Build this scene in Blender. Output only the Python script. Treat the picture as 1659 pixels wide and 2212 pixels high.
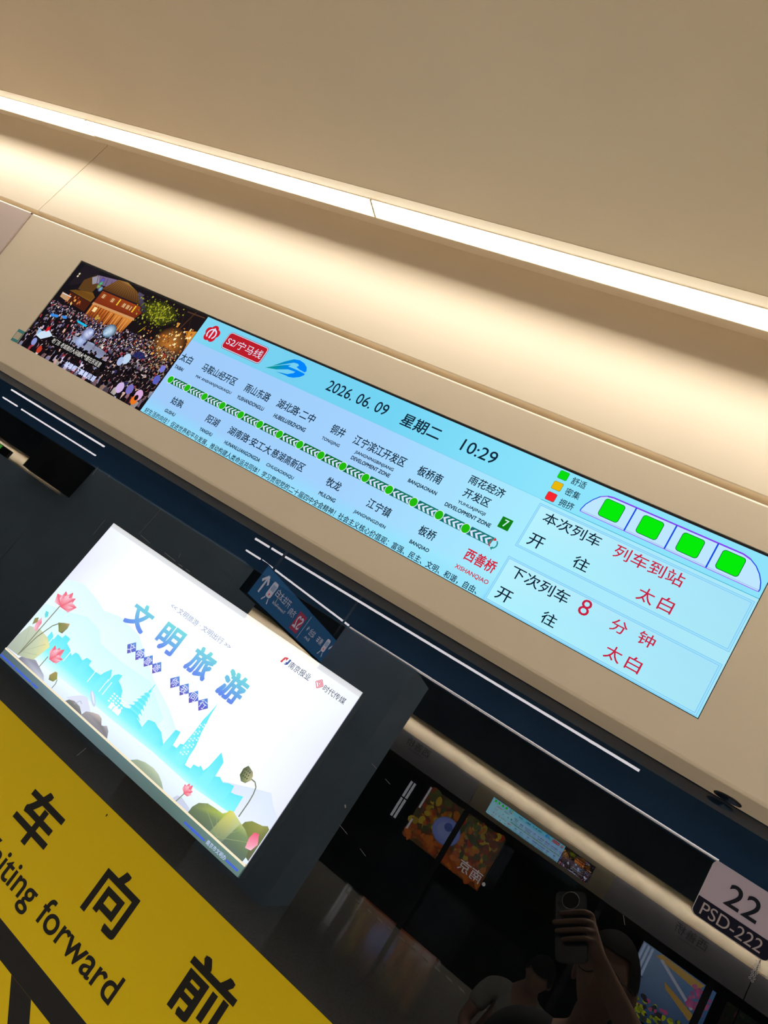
import bpy, bmesh, math, random
from mathutils import Vector, Matrix

# ---------------------------------------------------------------- clear, camera, world, light
for o in list(bpy.data.objects):
    bpy.data.objects.remove(o)
SC = bpy.context.scene
COL = SC.collection
H = 1.52                      # height of the lens above the platform floor
FPX, W_PX, H_PX = 1503.46, 1659.0, 2212.0
RIGHT = Vector((0.79419464, 0.22676581, 0.56376603))
DOWN = Vector((0.41674532, 0.47194209, -0.77691312))
FWD = Vector((-0.44224226, 0.85196709, 0.28031029))
TILT = 0.13208                # the door header leans out at the top by 7.57 degrees

cam_d = bpy.data.cameras.new('camera')
cam = bpy.data.objects.new('camera', cam_d)
COL.objects.link(cam)
cam_d.sensor_fit = 'VERTICAL'
cam_d.sensor_height = 24.0
cam_d.lens = 24.0 * FPX / H_PX
cam_d.clip_start = 0.004
cam_d.clip_end = 100
cam.matrix_world = Matrix(((RIGHT.x, -DOWN.x, -FWD.x, 0), (RIGHT.y, -DOWN.y, -FWD.y, 0),
                           (RIGHT.z, -DOWN.z, -FWD.z, H), (0, 0, 0, 1)))
SC.camera = cam
SC.view_settings.view_transform = 'Standard'
SC.view_settings.look = 'None'
SC.view_settings.exposure = 0.0
SC.view_settings.gamma = 1.0
SC.view_settings.use_curve_mapping = False
SC.cycles.use_denoising = True
SC.cycles.max_bounces = 10
SC.cycles.diffuse_bounces = 6
SC.cycles.glossy_bounces = 5
SC.cycles.transparent_max_bounces = 16
SC.cycles.caustics_reflective = False
SC.cycles.sample_clamp_indirect = 60.0

wd = bpy.data.worlds.new('station_air')
SC.world = wd
wd.use_nodes = True
wd.node_tree.nodes['Background'].inputs[0].default_value = (1.0, 0.86, 0.68, 1)
wd.node_tree.nodes['Background'].inputs[1].default_value = 0.10

LED_POWER = 16.0              # cove strip diffusers
PENDANT_POWER = 6.5           # thin pendant lines over the platform
CEILING_FILL = 24.0            # added fill lights under the platform ceiling, never in view, watts each
EDGE_FILL = 78.0             # added fill over the platform edge, bounced off the floor, watts each


def ceiling_fill_light(x, y, z, sx, sy, watts):
    d = bpy.data.lights.new('platform_fill_light', 'AREA')
    d.shape = 'RECTANGLE'
    d.size, d.size_y, d.energy = sx, sy, watts
    d.color = (1.0, 0.90, 0.76)
    o = bpy.data.objects.new('platform_fill_light', d)
    COL.objects.link(o)
    o.location = (x, y, z + H)
    return o


for lx in (-9.0, -4.5, 0.0, 4.5):
    ceiling_fill_light(lx, -3.5, 1.93, 3.6, 2.6, CEILING_FILL)
    edge = ceiling_fill_light(lx + 1.5, -0.9, 1.93, 4.2, 0.8, EDGE_FILL)
    edge.data.spread = math.radians(95)


# ---------------------------------------------------------------- helpers
def s2l(c):
    c = c / 255.0
    return c / 12.92 if c <= 0.04045 else ((c + 0.055) / 1.055) ** 2.4


def rgb(*c):
    if len(c) == 1:
        c = c[0]
    return (s2l(c[0]), s2l(c[1]), s2l(c[2]), 1.0)


def mat(name, col, rough=0.5, metal=0.0, spec=0.5, noise=0.0, nscale=30.0, emit=0.0, bump=0.0):
    m = bpy.data.materials.new(name)
    m.use_nodes = True
    nt = m.node_tree
    b = nt.nodes['Principled BSDF']
    b.inputs['Base Color'].default_value = col
    b.inputs['Roughness'].default_value = rough
    b.inputs['Metallic'].default_value = metal
    b.inputs['Specular IOR Level'].default_value = spec
    if emit:
        b.inputs['Emission Color'].default_value = col
        b.inputs['Emission Strength'].default_value = emit
    if noise or bump:
        tc = nt.nodes.new('ShaderNodeTexCoord')
        nz = nt.nodes.new('ShaderNodeTexNoise')
        nz.inputs['Scale'].default_value = nscale
        nz.inputs['Detail'].default_value = 5
        nt.links.new(tc.outputs['Object'], nz.inputs['Vector'])
        if noise:
            rp = nt.nodes.new('ShaderNodeValToRGB')
            a = [max(0, v * (1 - noise)) for v in col[:3]] + [1]
            c = [min(1, v * (1 + noise)) for v in col[:3]] + [1]
            rp.color_ramp.elements[0].color, rp.color_ramp.elements[1].color = a, c
            rp.color_ramp.elements[0].position, rp.color_ramp.elements[1].position = 0.3, 0.7
            nt.links.new(nz.outputs['Fac'], rp.inputs['Fac'])
            nt.links.new(rp.outputs['Color'], b.inputs['Base Color'])
        if bump:
            bp = nt.nodes.new('ShaderNodeBump')
            bp.inputs['Strength'].default_value = bump
            bp.inputs['Distance'].default_value = 0.002
            nt.links.new(nz.outputs['Fac'], bp.inputs['Height'])
            nt.links.new(bp.outputs['Normal'], b.inputs['Normal'])
    return m


def emission_mat(name, col, strength):
    m = bpy.data.materials.new(name)
    m.use_nodes = True
    nt = m.node_tree
    nt.nodes.clear()
    e = nt.nodes.new('ShaderNodeEmission')
    e.inputs[0].default_value = col
    e.inputs[1].default_value = strength
    out = nt.nodes.new('ShaderNodeOutputMaterial')
    nt.links.new(e.outputs[0], out.inputs[0])
    return m


def picture_mat(name, strength, emissive=True):
    """colours come from the picture's own colour attribute"""
    m = bpy.data.materials.new(name)
    m.use_nodes = True
    nt = m.node_tree
    nt.nodes.clear()
    at = nt.nodes.new('ShaderNodeAttribute')
    at.attribute_name = 'Col'
    out = nt.nodes.new('ShaderNodeOutputMaterial')
    if emissive:
        e = nt.nodes.new('ShaderNodeEmission')
        e.inputs[1].default_value = strength
    else:
        e = nt.nodes.new('ShaderNodeBsdfPrincipled')
        e.inputs['Roughness'].default_value = 0.5
        e.inputs['Specular IOR Level'].default_value = 0.2
    nt.links.new(at.outputs['Color'], e.inputs[0])
    nt.links.new(e.outputs[0], out.inputs[0])
    return m


def glass_mat(name, ior, tint, rough=0.0):
    m = bpy.data.materials.new(name)
    m.use_nodes = True
    nt = m.node_tree
    nt.nodes.clear()
    tr = nt.nodes.new('ShaderNodeBsdfTransparent')
    tr.inputs[0].default_value = tint
    gl = nt.nodes.new('ShaderNodeBsdfGlossy')
    gl.inputs[0].default_value = (1, 1, 1, 1)
    gl.inputs['Roughness'].default_value = rough
    fr = nt.nodes.new('ShaderNodeFresnel')
    fr.inputs[0].default_value = ior
    mx = nt.nodes.new('ShaderNodeMixShader')
    out = nt.nodes.new('ShaderNodeOutputMaterial')
    nt.links.new(fr.outputs[0], mx.inputs[0])
    nt.links.new(tr.outputs[0], mx.inputs[1])
    nt.links.new(gl.outputs[0], mx.inputs[2])
    nt.links.new(mx.outputs[0], out.inputs[0])
    return m


def clear_mat(name, tint):
    m = bpy.data.materials.new(name)
    m.use_nodes = True
    nt = m.node_tree
    nt.nodes.clear()
    tr = nt.nodes.new('ShaderNodeBsdfTransparent')
    tr.inputs[0].default_value = tint
    out = nt.nodes.new('ShaderNodeOutputMaterial')
    nt.links.new(tr.outputs[0], out.inputs[0])
    return m


class MB:
    """collects faces; build() links them as one mesh object"""

    def __init__(s):
        s.v, s.f, s.m, s.c, s.sm = [], [], [], [], []

    def poly(s, pts, mi=0, col=None, smooth=False):
        n = len(s.v)
        s.v += [tuple(p) for p in pts]
        s.f.append(tuple(range(n, n + len(pts))))
        s.m.append(mi)
        s.sm.append(smooth)
        if col is not None and not isinstance(col[0], (tuple, list)):
            col = [col] * len(pts)
        s.c += list(col) if col is not None else [(1, 1, 1, 1)] * len(pts)

    def mesh(s, verts, faces, mi=0, smooth=False):
        n = len(s.v)
        s.v += [tuple(p) for p in verts]
        s.c += [(1, 1, 1, 1)] * len(verts)
        for f in faces:
            s.f.append(tuple(n + i for i in f))
            s.m.append(mi)
            s.sm.append(smooth)

    def box(s, x0, x1, y0, y1, z0, z1, mi=0):
        p = [(x, y, z) for x in (x0, x1) for y in (y0, y1) for z in (z0, z1)]
        for f in ((0, 1, 3, 2), (4, 6, 7, 5), (0, 4, 5, 1), (2, 3, 7, 6), (0, 2, 6, 4), (1, 5, 7, 3)):
            s.poly([p[i] for i in f], mi)

    def extrude(s, prof, x0, x1, mi=0, closed=True, caps=True, smooth=False):
        """profile of (y, z) points swept along x"""
        n = len(prof)
        v = [(x0, y, z) for y, z in prof] + [(x1, y, z) for y, z in prof]
        f = [(i, (i + 1) % n, n + (i + 1) % n, n + i) for i in range(n if closed else n - 1)]
        if closed and caps:
            f += [tuple(range(n))[::-1], tuple(range(n, 2 * n))]
        s.mesh(v, f, mi, smooth)

    def tube(s, pts, r, seg=10, mi=0, smooth=True):
        pts = [Vector(p) for p in pts]
        rr = r if isinstance(r, (list, tuple)) else [r] * len(pts)
        v, f = [], []
        for i, p in enumerate(pts):
            t = (pts[min(i + 1, len(pts) - 1)] - pts[max(i - 1, 0)]).normalized()
            a = t.cross(Vector((0.13, 0.31, 0.94)))
            if a.length < 1e-3:
                a = t.cross(Vector((1, 0, 0)))
            a.normalize()
            b = t.cross(a)
            for k in range(seg):
                q = 2 * math.pi * k / seg
                v.append(p + a * math.cos(q) * rr[i] + b * math.sin(q) * rr[i])
        for i in range(len(pts) - 1):
            for k in range(seg):
                k2 = (k + 1) % seg
                f.append((i * seg + k, i * seg + k2, (i + 1) * seg + k2, (i + 1) * seg + k))
        f.append(tuple(range(seg))[::-1])
        f.append(tuple((len(pts) - 1) * seg + k for k in range(seg)))
        s.mesh(v, f, mi, smooth)

    def build(s, name, mats, parent=None, loc=None, rot=None):
        if not isinstance(mats, (list, tuple)):
            mats = [mats]
        verts = [Vector(p) for p in s.v]
        off = Vector((0, 0, 0))
        if parent is None and loc is None and verts:
            lo = [min(p[i] for p in verts) for i in range(3)]
            hi = [max(p[i] for p in verts) for i in range(3)]
            off = Vector(((lo[0] + hi[0]) / 2, (lo[1] + hi[1]) / 2, lo[2]))
            verts = [p - off for p in verts]
        me = bpy.data.meshes.new(name)
        me.from_pydata(verts, [], s.f)
        for m in mats:
            me.materials.append(m)
        me.polygons.foreach_set('material_index', s.m)
        me.polygons.foreach_set('use_smooth', s.sm)
        ca = me.color_attributes.new('Col', 'FLOAT_COLOR', 'POINT')
        ca.data.foreach_set('color', [k for c in s.c for k in c])
        me.update()
        o = bpy.data.objects.new(name, me)
        COL.objects.link(o)
        if parent is not None:
            o.parent = parent
            if loc is not None:
                o.location = loc
        else:
            o.location = Vector(loc if loc is not None else off) + Vector((0, 0, H))
        if rot is not None:
            o.rotation_euler = rot
        return o


def tag(o, label, cat, group=None, kind=None):
    if label:
        o['label'] = label
    if cat:
        o['category'] = cat
    if group:
        o['group'] = group
    if kind:
        o['kind'] = kind
    return o


def struct(o):
    o['kind'] = 'structure'
    return o


def empty(name, loc, rot=(0, 0, 0), label=None, cat=None, group=None):
    o = bpy.data.objects.new(name, None)
    o.empty_display_size = 0.05
    COL.objects.link(o)
    o.location = Vector(loc) + Vector((0, 0, H))
    o.rotation_euler = rot
    return tag(o, label, cat, group)


def copy_tree(o, parent=None):
    c = o.copy()
    COL.objects.link(c)
    if parent is not None:
        c.parent = parent
    for ch in [k for k in list(bpy.data.objects) if k.parent == o]:
        copy_tree(ch, c)
    return c


_glyphs = {}


def glyphs(text, bold=0.0, res=3):
    key = (text, bold, res)
    if key not in _glyphs:
        cu = bpy.data.curves.new('glyph_outline', 'FONT')
        cu.body = text
        cu.resolution_u = res
        cu.offset = bold
        ob = bpy.data.objects.new('glyph_outline', cu)
        COL.objects.link(ob)
        bpy.context.view_layer.update()
        me = bpy.data.meshes.new_from_object(ob.evaluated_get(bpy.context.evaluated_depsgraph_get()))
        vs = [(v.co.x, v.co.y) for v in me.vertices]
        fs = [tuple(p.vertices) for p in me.polygons]
        bpy.data.objects.remove(ob)
        bpy.data.curves.remove(cu)
        bpy.data.meshes.remove(me)
        _glyphs[key] = (vs, fs)
    return _glyphs[key]


class Art(MB):
    """flat artwork on a board: u to the right, v up, layers stacked towards the viewer (local -y)"""

    def __init__(s, u0=0.0, v0=0.0, step=0.0002, base=0.0):
        super().__init__()
        s.u0, s.v0, s.step, s.base = u0, v0, step, base

    def P(s, u, v, L):
        return (u - s.u0, -(s.base + s.step * L), v - s.v0)

    def shape(s, pts, col, L=0):
        s.poly([s.P(u, v, L) for u, v in pts], 0, col)

    def rect(s, u0, v0, u1, v1, col, L=0):
        """col: one colour or four (bottom-left, bottom-right, top-right, top-left)"""
        s.shape([(u0, v0), (u1, v0), (u1, v1), (u0, v1)], col, L)

    def rrect(s, u0, v0, u1, v1, r, col, L=0, seg=5):
        pts = []
        for cx, cy, a in ((u1 - r, v1 - r, 0), (u0 + r, v1 - r, 90), (u0 + r, v0 + r, 180), (u1 - r, v0 + r, 270)):
            for k in range(seg + 1):
                q = math.radians(a + 90.0 * k / seg)
                pts.append((cx + r * math.cos(q), cy + r * math.sin(q)))
        s.shape(pts, col, L)

    def ell(s, u, v, a, b, col, L=0, seg=20, rot=0.0):
        c, d = math.cos(rot), math.sin(rot)
        pts = []
        for k in range(seg):
            q = 2 * math.pi * k / seg
            x, y = a * math.cos(q), b * math.sin(q)
            pts.append((u + x * c - y * d, v + x * d + y * c))
        s.shape(pts, col, L)

    def glow(s, u, v, a, b, cin, cout, L=0, seg=16):
        for k in range(seg):
            q0, q1 = 2 * math.pi * k / seg, 2 * math.pi * (k + 1) / seg
            s.shape([(u, v), (u + a * math.cos(q0), v + b * math.sin(q0)), (u + a * math.cos(q1), v + b * math.sin(q1))],
                    [cin, cout, cout], L)

    def line(s, pts, w, col, L=0):
        for (x0, y0), (x1, y1) in zip(pts, pts[1:]):
            d = math.hypot(x1 - x0, y1 - y0) or 1
            nx, ny = -(y1 - y0) / d * w / 2, (x1 - x0) / d * w / 2
            s.shape([(x0 + nx, y0 + ny), (x0 - nx, y0 - ny), (x1 - nx, y1 - ny), (x1 + nx, y1 + ny)], col, L)

    def frame(s, u0, v0, u1, v1, w, col, L=0):
        s.rect(u0, v0, u1, v0 + w, col, L)
        s.rect(u0, v1 - w, u1, v1, col, L)
        s.rect(u0, v0 + w, u0 + w, v1 - w, col, L)
        s.rect(u1 - w, v0 + w, u1, v1 - w, col, L)

    def text(s, t, u0, v0, u1, v1, col, L=1, bold=0.0, res=3, top=None, flip=False):
        """ink box fitted to u0..u1, v0..v1; top gives a second colour for a vertical gradient"""
        vs, fs = glyphs(t, 0.0, res)
        xs, ys = [p[0] for p in vs], [p[1] for p in vs]
        x0, x1, y0, y1 = min(xs), max(xs), min(ys), max(ys)
        em = (v1 - v0) / (y1 - y0)
        w = bold * em
        shifts = [(0.0, 0.0)] if not bold else [(w * dx, w * dy) for dx in (-1, 0, 1) for dy in (-1, 0, 1)]
        if bold and bold > 0.03:
            shifts += [(dx * 0.5, dy * 0.5) for dx, dy in shifts]
        u0, u1, v0, v1 = u0 + w, u1 - w, v0 + w, v1 - w
        for q, (dx, dy) in enumerate(shifts):
            n = len(s.v)
            for x, y in vs:
                a, b = (x - x0) / (x1 - x0), (y - y0) / (y1 - y0)
                s.v.append(s.P(u0 + (u1 - u0) * a + dx, v0 + (v1 - v0) * b + dy, L + 0.02 * q))
                s.c.append(col if top is None else tuple(col[i] + (top[i] - col[i]) * b for i in range(4)))
            for f in fs:
                s.f.append(tuple(n + i for i in f))
                s.m.append(0)
                s.sm.append(False)


def mixc(a, b, t):
    return tuple(a[i] + (b[i] - a[i]) * t for i in range(4))


# ---------------------------------------------------------------- materials
M_CREAM = mat('cream_powder_coat', (0.83, 0.715, 0.555, 1), 0.42, spec=0.35, noise=0.015, nscale=6)
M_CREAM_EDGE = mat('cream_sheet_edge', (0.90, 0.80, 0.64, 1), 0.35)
M_PINK = mat('satin_door_header_panel', (0.66, 0.545, 0.50, 1), 0.38, spec=0.5)
M_SOFFIT = mat('beige_ceiling_paint', (0.78, 0.640, 0.465, 1), 0.6, spec=0.2, noise=0.03, nscale=2.5)
M_HOUSING = mat('lamp_housing_cream', (0.88, 0.765, 0.575, 1), 0.4)
M_DARKCEIL = mat('dark_navy_ceiling_paint', (0.110, 0.150, 0.190, 1), 0.7, spec=0.1, noise=0.2, nscale=1.2)
M_FLOOR = mat('polished_grey_granite', (0.40, 0.38, 0.35, 1), 0.10, spec=0.6, noise=0.25, nscale=40)
M_TRACK = mat('dark_tunnel_concrete', (0.020, 0.024, 0.028, 1), 0.85, spec=0.1, noise=0.3, nscale=3)  # near-black base colour for track surfaces and wall cores
M_COLUMN = mat('grey_stone_cladding', (0.50, 0.68, 0.90, 1), 0.5, noise=0.06, nscale=4)
M_OPPGREY = mat('grey_door_header_panel', (0.20, 0.195, 0.23, 1), 0.4)  # grey darkened so the mirrored headers read dimmer
M_OPPCREAM = mat('dimmed_cream_panel', (0.26, 0.225, 0.165, 1), 0.45)  # header cream darkened in colour so its reflection reads dimmer
M_SCREENFAR = picture_mat('far_screen_picture', 2.6)
M_BLACK = mat('black_plastic', (0.006, 0.007, 0.009, 1), 0.35)
M_GASKET = mat('dark_rubber_gasket', (0.012, 0.013, 0.015, 1), 0.6)
M_STEEL = mat('brushed_steel', (0.42, 0.42, 0.43, 1), 0.35, metal=0.9)
M_WHITEEDGE = mat('white_edge_and_highlight', (0.80, 0.78, 0.80, 1), 0.4)
M_LED = emission_mat('led_diffuser', (1.0, 0.945, 0.84, 1), LED_POWER)
M_LEDFAR = emission_mat('far_led_diffuser', (1.0, 0.93, 0.78, 1), LED_POWER * 5.5)
M_PENDANT = emission_mat('pendant_diffuser', (1.0, 0.95, 0.97, 1), PENDANT_POWER)
M_SCREEN = picture_mat('screen_picture', 1.0)
M_POSTER = picture_mat('backlit_film', 1.36)
M_PRINT = picture_mat('printed_film', 1.0, emissive=False)
M_GLASS = glass_mat('door_glass_front', 1.9, (0.86, 0.91, 0.94, 1))
M_GLASS2 = glass_mat('opposite_glass_front', 1.5, (0.9, 0.93, 0.95, 1))
M_GLASSIN = clear_mat('door_glass_core', (0.97, 0.98, 0.99, 1))
M_HEADGLASS = mat('back_painted_glass', (0.006, 0.012, 0.020, 1), 0.0, spec=1.0)
M_SCRATCH = mat('glass_scratch', (0.36, 0.38, 0.42, 1), 0.6)
M_SKIN = mat('skin', (0.24, 0.14, 0.095, 1), 0.55, noise=0.05, nscale=20)
M_HAIR = mat('black_hair', (0.010, 0.008, 0.007, 1), 0.7, spec=0.1, bump=0.5, nscale=160)
M_BLACKCLOTH = mat('black_cotton', (0.008, 0.008, 0.010, 1), 0.9, noise=0.2, nscale=60)
M_GREYCLOTH = mat('grey_cotton', (0.24, 0.24, 0.22, 1), 0.9, noise=0.12, nscale=25)
M_DARKJEANS = mat('dark_denim', (0.02, 0.024, 0.035, 1), 0.9, noise=0.2, nscale=80)
M_PHONE = mat('phone_back_glass', (0.018, 0.02, 0.022, 1), 0.25)
M_LENS = mat('camera_lens_glass', (0.004, 0.004, 0.006, 1), 0.03, spec=0.8)

# ---------------------------------------------------------------- the setting
X0, X1 = -18.0, 8.0
YG, YO = 1.0, -8.055            # near glass plane, opposite glass plane
ZG = 0.2012                     # top of the visible glass = underside of the header
YF, ZF = 0.9148, 0.2012         # foot of the leaning header face
FV = Vector((0, -math.sin(TILT), math.cos(TILT)))   # up along the header face
FN = Vector((0, -math.cos(TILT), -math.sin(TILT)))  # out of the header face
Y_WALL = 0.873
Z_CEIL = 0.7235
Z_LED = 0.7320


def my(y):                      # mirror a depth onto the opposite side
    return YG + YO - y


# floor, main ceiling, track walls
b = MB()
b.box(X0, X1, YO - 0.15, YG + 0.15, -H - 0.2, -H)
struct(b.build('floor', M_FLOOR))
b = MB()
b.box(X0, X1, my(0.20), 0.20, 1.95, 2.05)
struct(b.build('ceiling', M_DARKCEIL))
b = MB()
b.box(X0, X1, 5.12, 5.3, -2.6, 2.0)
struct(b.build('wall_track', M_TRACK))
b = MB()
b.box(X0, X1, -15.2, -15.0, -2.6, 2.0)
struct(b.build('wall_far_track', M_TRACK))
b = MB()
b.box(X0, X1, YG + 0.15, 5.12, -2.8, -2.6)
struct(b.build('floor_track', M_TRACK))
b = MB()
b.box(X0, X1, -15.0, YO - 0.15, -2.8, -2.6)
struct(b.build('floor_far_track', M_TRACK))
b = MB()
b.box(X0, X1, 1.08, 5.3, 2.0, 2.1)
struct(b.build('ceiling_track', M_TRACK))
b = MB()
b.box(X0, X1, -15.2, YO - 0.08, 2.0, 2.1)
struct(b.build('ceiling_far_track', M_TRACK))
# end walls of the platform
for nm, xx in (('wall_left', X0), ('wall_right', X1)):
    b = MB()
    b.box(xx - 0.1, xx, YO, YG, -H, 2.0)
    struct(b.build(nm, M_COLUMN))


def side(mirror, names):
    """soffit, recess, curved wall panels and back wall of one platform side"""
    f = my if mirror else (lambda y: y)
    # beige soffit over the platform edge, closed up to the main ceiling
    b = MB()
    b.extrude([(f(0.20), Z_CEIL), (f(0.7232), Z_CEIL), (f(0.7232), Z_CEIL + 0.02), (f(0.20), Z_CEIL + 0.02)], X0, X1)
    struct(b.build(names[0], M_SOFFIT))
    b = MB()
    b.extrude([(f(0.20), Z_CEIL + 0.004), (f(0.20), 1.96), (f(0.18), 1.96), (f(0.18), Z_CEIL + 0.004)], X0, X1)
    struct(b.build(names[5], M_DARKCEIL))
    # slot lid behind the lamp
    b = MB()
    b.extrude([(f(0.76), 0.793), (f(1.07), 0.793), (f(1.07), 0.85), (f(0.76), 0.85)], X0, X1)
    struct(b.build(names[1], M_CREAM))
    # wall panels between slot and groove
    zb = 0.5486
    for k, (xa, xb) in enumerate(((X0, -1.6617), (-1.6593, X1)) if not mirror else ((X0, -1.5840), (-1.5825, 0.3420), (0.3435, X1))):
        b = MB()
        b.extrude([(f(0.8745), zb), (f(0.873), zb + 0.0015), (f(0.873), 0.793), (f(0.893), 0.793), (f(0.893), zb)], xa, xb)
        o = struct(b.build(names[2] + str(k + 1), M_CREAM))
    # groove back
    b = MB()
    b.extrude([(f(0.893), 0.50), (f(0.893), 0.60), (f(0.93), 0.60), (f(0.93), 0.50)], X0, X1)
    struct(b.build(names[3], M_CREAM))
    # solid wall behind header and panels
    b = MB()
    b.extrude([(f(1.035), 0.215), (f(1.035), 0.793), (f(1.07), 0.793), (f(1.07), 0.215)], X0, X1)
    struct(b.build(names[4], M_TRACK))


side(False, ('ceiling_soffit', 'trim_1', 'wall_front_', 'trim_2', 'wall_front_core', 'trim_6'))
side(True, ('ceiling_far_soffit', 'trim_3', 'wall_rear_', 'trim_4', 'wall_rear_core', 'trim_7'))


# ---------------------------------------------------------------- LED cove lights
def cove_light(x0, x1, yshift, label, mirror=False, width=0.0345, drop=0.0):
    f = my if mirror else (lambda y: y)
    root = empty('cove_light', ((x0 + x1) / 2, f(0.768), Z_LED), (0, 0, 0), label, 'light',
                 'linear lights over the opposite doors' if mirror else 'linear lights in the ceiling slot')
    cx, cy, cz = (x0 + x1) / 2, f(0.768), Z_LED
    sg = -1 if mirror else 1
    ya, yb = 0.7537 + yshift, 0.7537 + yshift + width
    z = Z_LED - drop

    def L(y, zz):
        return (f(y) - cy, zz - cz)
    h = MB()
    g = 0.0012
    h.extrude([L(ya - 0.0006, z + 0.0040), L(ya - 0.0006, z + 0.022), L(yb + 0.0022, z + 0.022), L(yb + 0.0022, z - 0.0004),
               L(yb + 0.0005, z - 0.0004), L(yb + 0.0005, z + 0.004)],
              x0 - cx + g, x1 - cx - g)
    h.build('lamp_housing', M_HOUSING, root)
    d = MB()
    da, db = sorted((L(ya, 0)[0], L(yb, 0)[0]))
    zz = z - cz + 0.0006
    e0, e1 = x0 - cx + 0.0026, x1 - cx - 0.0026
    d.box(e0, e1, da, db, zz + 0.0002, zz + 0.003, 1)
    d.poly([(e0, da, zz), (e0, db, zz), (e1, db, zz), (e1, da, zz)], 0)
    d.build('diffuser', [M_LEDFAR if mirror else M_LED, M_HOUSING], root)
    for ex in (x0 - cx + 0.0004, x1 - cx - 0.0022):
        k = MB()
        k.box(ex, ex + 0.0018, da, db, zz - 0.0008, zz + 0.012)
        k.build('end_cap', M_HOUSING, root)
    return root


cove_light(-1.567, -0.764, 0.0, 'bright white linear ceiling light above the video end of the long display')
cove_light(-0.764, 1.60, 0.0, 'longest bright white linear ceiling light running to the right picture edge')
cove_light(-3.20, -1.5665, -0.0022, 'bright white linear ceiling light at the left edge, past the notched joint', width=0.0385)
for xa in (-4.85, -6.5, -8.15, -9.8, -11.45, -13.1, -14.75, -16.4):
    cove_light(xa, xa + 1.65, 0.0, 'linear ceiling light in the slot beyond the left edge of the picture')
for xa in (1.60, 3.25, 4.9):
    cove_light(xa, xa + 1.65, 0.0, 'linear ceiling light in the slot beyond the right edge of the picture')
for k in range(15):
    cove_light(-17.2 + 1.65 * k, -15.55 + 1.65 * k, 0.0, 'linear light over the opposite doors, seen only as a reflection in the glass', True)


# strip of cream trim in front of the lamps (the lit step of the ceiling)
b = MB()
b.extrude([(0.7226, 0.7226), (0.7500, 0.7318), (0.7520, 0.7318), (0.7520, 0.7480), (0.7226, 0.7480)], X0, X1)
struct(b.build('trim_5', M_HOUSING))


# ---------------------------------------------------------------- door headers (leaning panels over the doors)
HV = 0.3368                     # height of the header face


def header(x0, x1, material, label, mirror=False, hole=None, lip=0.0, group=None, edge=None):
    """folded sheet panel; local frame: x along the wall, -y out of the face, z up the face"""
    cx = (x0 + x1) / 2
    if mirror:
        root = empty('door_header', (cx, my(YF), ZF), (TILT, 0, math.pi), label, 'panel', group)
    else:
        root = empty('door_header', (cx, YF, ZF), (TILT, 0, 0), label, 'panel', group)
    w = (x1 - x0) / 2
    n = 0.0012 + lip
    r = 0.0045
    b = MB()

    def q(pts):
        b.poly(pts)
    v0, v1 = r, HV - 0.0030
    if hole:
        a0, a1, c0, c1 = hole
        for (p, s_, t, u) in ((-w, a0, v0, v1), (a1, w, v0, v1), (a0, a1, v0, c0), (a0, a1, c1, v1)):
            q([(p, -n, t), (s_, -n, t), (s_, -n, u), (p, -n, u)])
        d = 0.010
        q([(a0, -n, c0), (a1, -n, c0), (a1, d, c0), (a0, d, c0)])
        q([(a0, -n, c1), (a0, d, c1), (a1, d, c1), (a1, -n, c1)])
        q([(a0, -n, c0), (a0, d, c0), (a0, d, c1), (a0, -n, c1)])
        q([(a1, -n, c0), (a1, -n, c1), (a1, d, c1), (a1, d, c0)])
    else:
        q([(-w, -n, v0), (w, -n, v0), (w, -n, v1), (-w, -n, v1)])
    # sides
    for sx in (-w, w):
        q([(sx, -n, v0), (sx, -n, v1), (sx, 0.03, v1), (sx, 0.03, v0)])
    b.build('face_panel', material, root)
    # top flange with a paler edge colour for the light it catches
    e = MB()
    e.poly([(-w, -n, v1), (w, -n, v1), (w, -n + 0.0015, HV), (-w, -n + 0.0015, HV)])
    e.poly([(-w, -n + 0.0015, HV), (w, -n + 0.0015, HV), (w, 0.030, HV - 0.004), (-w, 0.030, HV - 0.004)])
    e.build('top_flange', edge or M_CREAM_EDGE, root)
    # rounded lower edge and the level underside back to the glass
    u = MB()
    prof = []
    for k in range(5):
        a = math.radians(90.0 * k / 4)
        prof.append((-n + r - r * math.cos(a), r - r * math.sin(a)))
    # world-horizontal underside in the leaning frame
    dy = (YG - YF) - 0.004
    prof.append((dy * math.cos(TILT), -dy * math.sin(TILT)))
    u.extrude(prof, -w, w, closed=False, smooth=False)
    u.build('underside', material, root)
    return root


DC = -0.690                     # middle of the display
MAIN = header(-1.6585, 0.2785, M_CREAM, 'cream door header panel holding the long display',
              hole=(-1.4137 + 0.69, 0.0335 + 0.69, 0.0508, 0.2775))
header(-3.60, -1.6625, M_PINK, 'pinkish grey header panel at the far left, beyond the seam', lip=0.003)
header(0.2815, 2.20, M_PINK, 'pinkish header panel beyond the right picture edge', lip=0.003)
header(-5.54, -3.604, M_CREAM, 'cream header panel beyond the left picture edge')
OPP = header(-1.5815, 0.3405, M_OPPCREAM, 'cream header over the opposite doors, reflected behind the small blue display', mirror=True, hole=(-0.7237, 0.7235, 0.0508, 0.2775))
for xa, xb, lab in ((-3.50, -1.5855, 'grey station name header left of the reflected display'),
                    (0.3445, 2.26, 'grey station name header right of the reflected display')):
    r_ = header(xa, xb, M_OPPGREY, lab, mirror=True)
    a = Art(0, 0, 0.0004, 0.0016)
    a.text('西善桥', -0.19, 0.19, 0.19, 0.30, rgb(12, 12, 16), 0)
    a.text('XISHANQIAO', -0.12, 0.145, 0.12, 0.17, rgb(60, 60, 66), 0)
    a.build('lettering', M_PRINT, r_)
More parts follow.
